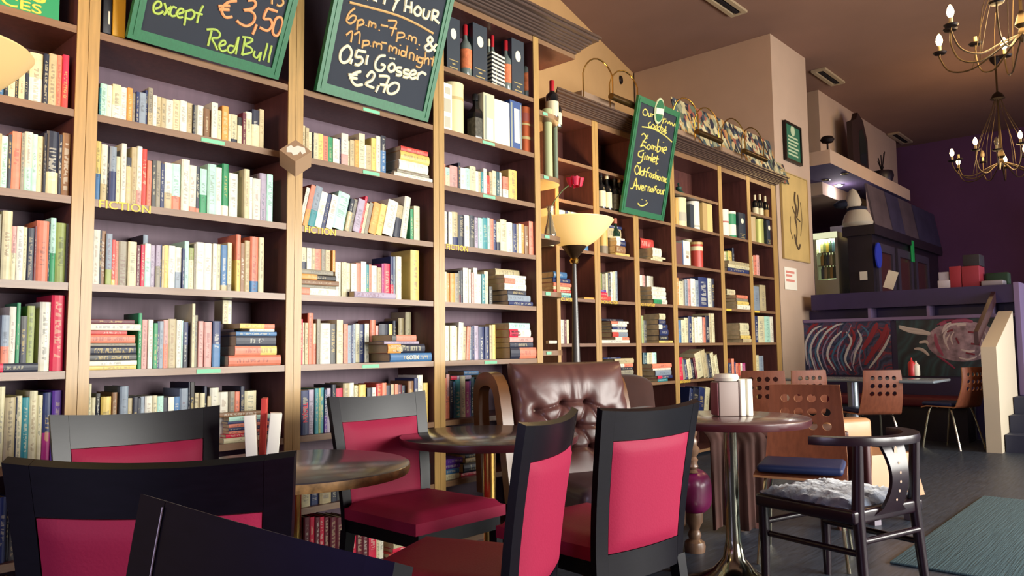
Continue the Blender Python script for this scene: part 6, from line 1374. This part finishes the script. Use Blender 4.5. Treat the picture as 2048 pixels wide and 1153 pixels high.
# things on the slab ledge
def onslab(u, v): p = onZ(u, v, 3.682); return p
p = onY(1735, 312, 3.75); t = thing('mirror_stand', 'dark ornate dressing mirror standing on the slab ledge', 'mirror', (p.x, 3.78, 3.682))
MB().rbox((-.75, 0, 0), (.55, .16, .14), .02).build('base', DK, t); MB().prism([(-.42, .05, .14), (.3, .05, .14), (.3, .05, .62), (.12, .05, .92), (-.12, .05, 1.0), (-.2, .05, .88), (-.42, .05, .8)], (0, .08, 0)).build('frame', mat('mirror_wood', '#2e1d1c', .5), t)
MB().prism([(-.1, .045, .2), (.22, .045, .2), (.22, .045, .58), (.06, .045, .78), (-.1, .045, .7)], (0, .005, 0)).build('mirror_glass', mat('dim_mirror', '#3a4a48', .1, metal=.7), t)
p = onY(1658, 292, 3.72); t = thing('desk_fan', 'small dark round-headed ornament on the corner of the slab ledge', 'ornament', (p.x, 3.74, 3.682))
MB().lathe([(.05, 0), (.05, .015), (.012, .03), (.012, .16), (0, .17)], 14).build('stand', IRON, t); MB().lathe([(0, -.06), (.07, -.04), (.095, 0), (.07, .04), (0, .06)], 18, tf=Matrix.Translation((0, 0, .22))).build('head', IRON, t)
p = onY(1768, 350, 3.75); t = thing('small_planter', 'small dark pot of twigs right of the ledge mirror', 'ornament', (p.x, 3.78, 3.682))
MB().lathe([(0, 0), (.14, 0), (.18, .12), (.16, .2), (0, .2)], 14).build('pot', DK, t); m = MB()
for k in range(7): an = k*.9; m.tube([(0, 0, .2), (.1*cos(an), .1*sin(an)*.5, .3+.04*k)], .008, 5)
m.build('twigs', IRON, t)
# wall lamp dark fitting on the grey door
o = MB().rbox((15.78, 1.35, 2.6), (15.9, 1.6, 3.0), .03).build('wall_fitting', IRON); tag(o, 'dark wall fitting beside the grey far door', 'wall lamp')

# ------------------------------------------------------------------ chandeliers
GUN = mat('chandelier_metal', '#5a4a34', .35, metal=.7); CANDLE = mat('candle_sleeve', '#d8c690', .5); BULB = mat('candle_bulb', '#fff4d0', .3, emit='#ffd890', estr=24); DEAD = mat('unlit_bulb', '#8a7a60', .2)
def chandelier(label, c, zr, R, n, lit, rot, ztop, pw):
    t = thing('chandelier', label, 'chandelier', (c[0], c[1], zr), rot)
    MB().tube([(0, 0, .02), (0, 0, ztop-zr)], .012, 8).build('rod', GUN, t)
    MB().lathe([(0, ztop-zr-.002), (.07, ztop-zr-.004), (.06, ztop-zr-.05), (.015, ztop-zr-.11)], 20).build('ceiling_rose', IRON, t)
    MB().lathe([(0, -.12), (.02, -.1), (.035, -.05), (.02, 0), (.05, .03), (.03, .1), (.015, .14)], 18).build('hub', GUN, t)
    MB().lathe([(.012, .80), (.09, .82), (.06, .88), (.012, .92)], 16).build('crown', IRON, t)
    for k in range(n):
        up = k % 2; an = 2*pi*k/n; r = R*(1.0 if not up else .80); zc = (-.02 if not up else .06); ca, sa = cos(an), sin(an)
        pts = smoothpts([(0, 0, -.04), (.28*r, 0, -.12), (.6*r, 0, -.22), (.88*r, 0, -.19), (r, 0, -.06), (r, 0, zc)], 5)
        arm = MB(); arm.tube([(p.x*ca, p.x*sa, p.z) for p in pts], .007, 7); 
        arm.tube([(p.x*ca, p.x*sa, p.z) for p in smoothpts([(.03, 0, .84), (.16*R, 0, .62), (.42*R, 0, .22), (.6*r, 0, -.21)], 4)], .003, 5)
        ao = arm.build('arm', GUN, t)
        MB().lathe([(0, zc), (.045, zc+.004), (.055, zc+.018), (.02, zc+.02)], 14, c=(r*ca, r*sa)).build('drip_cup', IRON, ao)
        MB().lathe([(.014, zc+.018), (.014, zc+.075), (0, zc+.075)], 12, c=(r*ca, r*sa)).build('candle', CANDLE, ao)
        if lit[k] != 2: MB().lathe([(.01, zc+.075), (.022, zc+.095), (.028, zc+.12), (.02, zc+.155), (.006, zc+.18), (0, zc+.183)], 14, c=(r*ca, r*sa)).build('bulb', BULB if lit[k] else DEAD, ao)
    lamp_light('chandelier_light', (c[0], c[1], zr+.12), pw, WARM, .35)
    return t
d = ray(2046, 86); d = d/d.dot(_f); p = EYE+d*6.1
chandelier('nearer iron candle chandelier cut off by the top right corner', (p.x, p.y), p.z+.12, .62, 12, [1, 2, 1, 2, 1, 1, 2, 1, 2, 1, 1, 2], radians(20), ZC, 85)
p2 = onZ(1999, 137, ZC); q = onY(2003, 338, p2.y)
d = ray(2004, 338); d = d/d.dot(_f); q = EYE+d*10.3
chandelier('farther iron candle chandelier hanging low in the dark right corner', (q.x, q.y), q.z+.14, .62, 12, [1, 0, 1, 2, 1, 1, 0, 1, 1, 2, 1, 1], radians(5), ZC, 45)
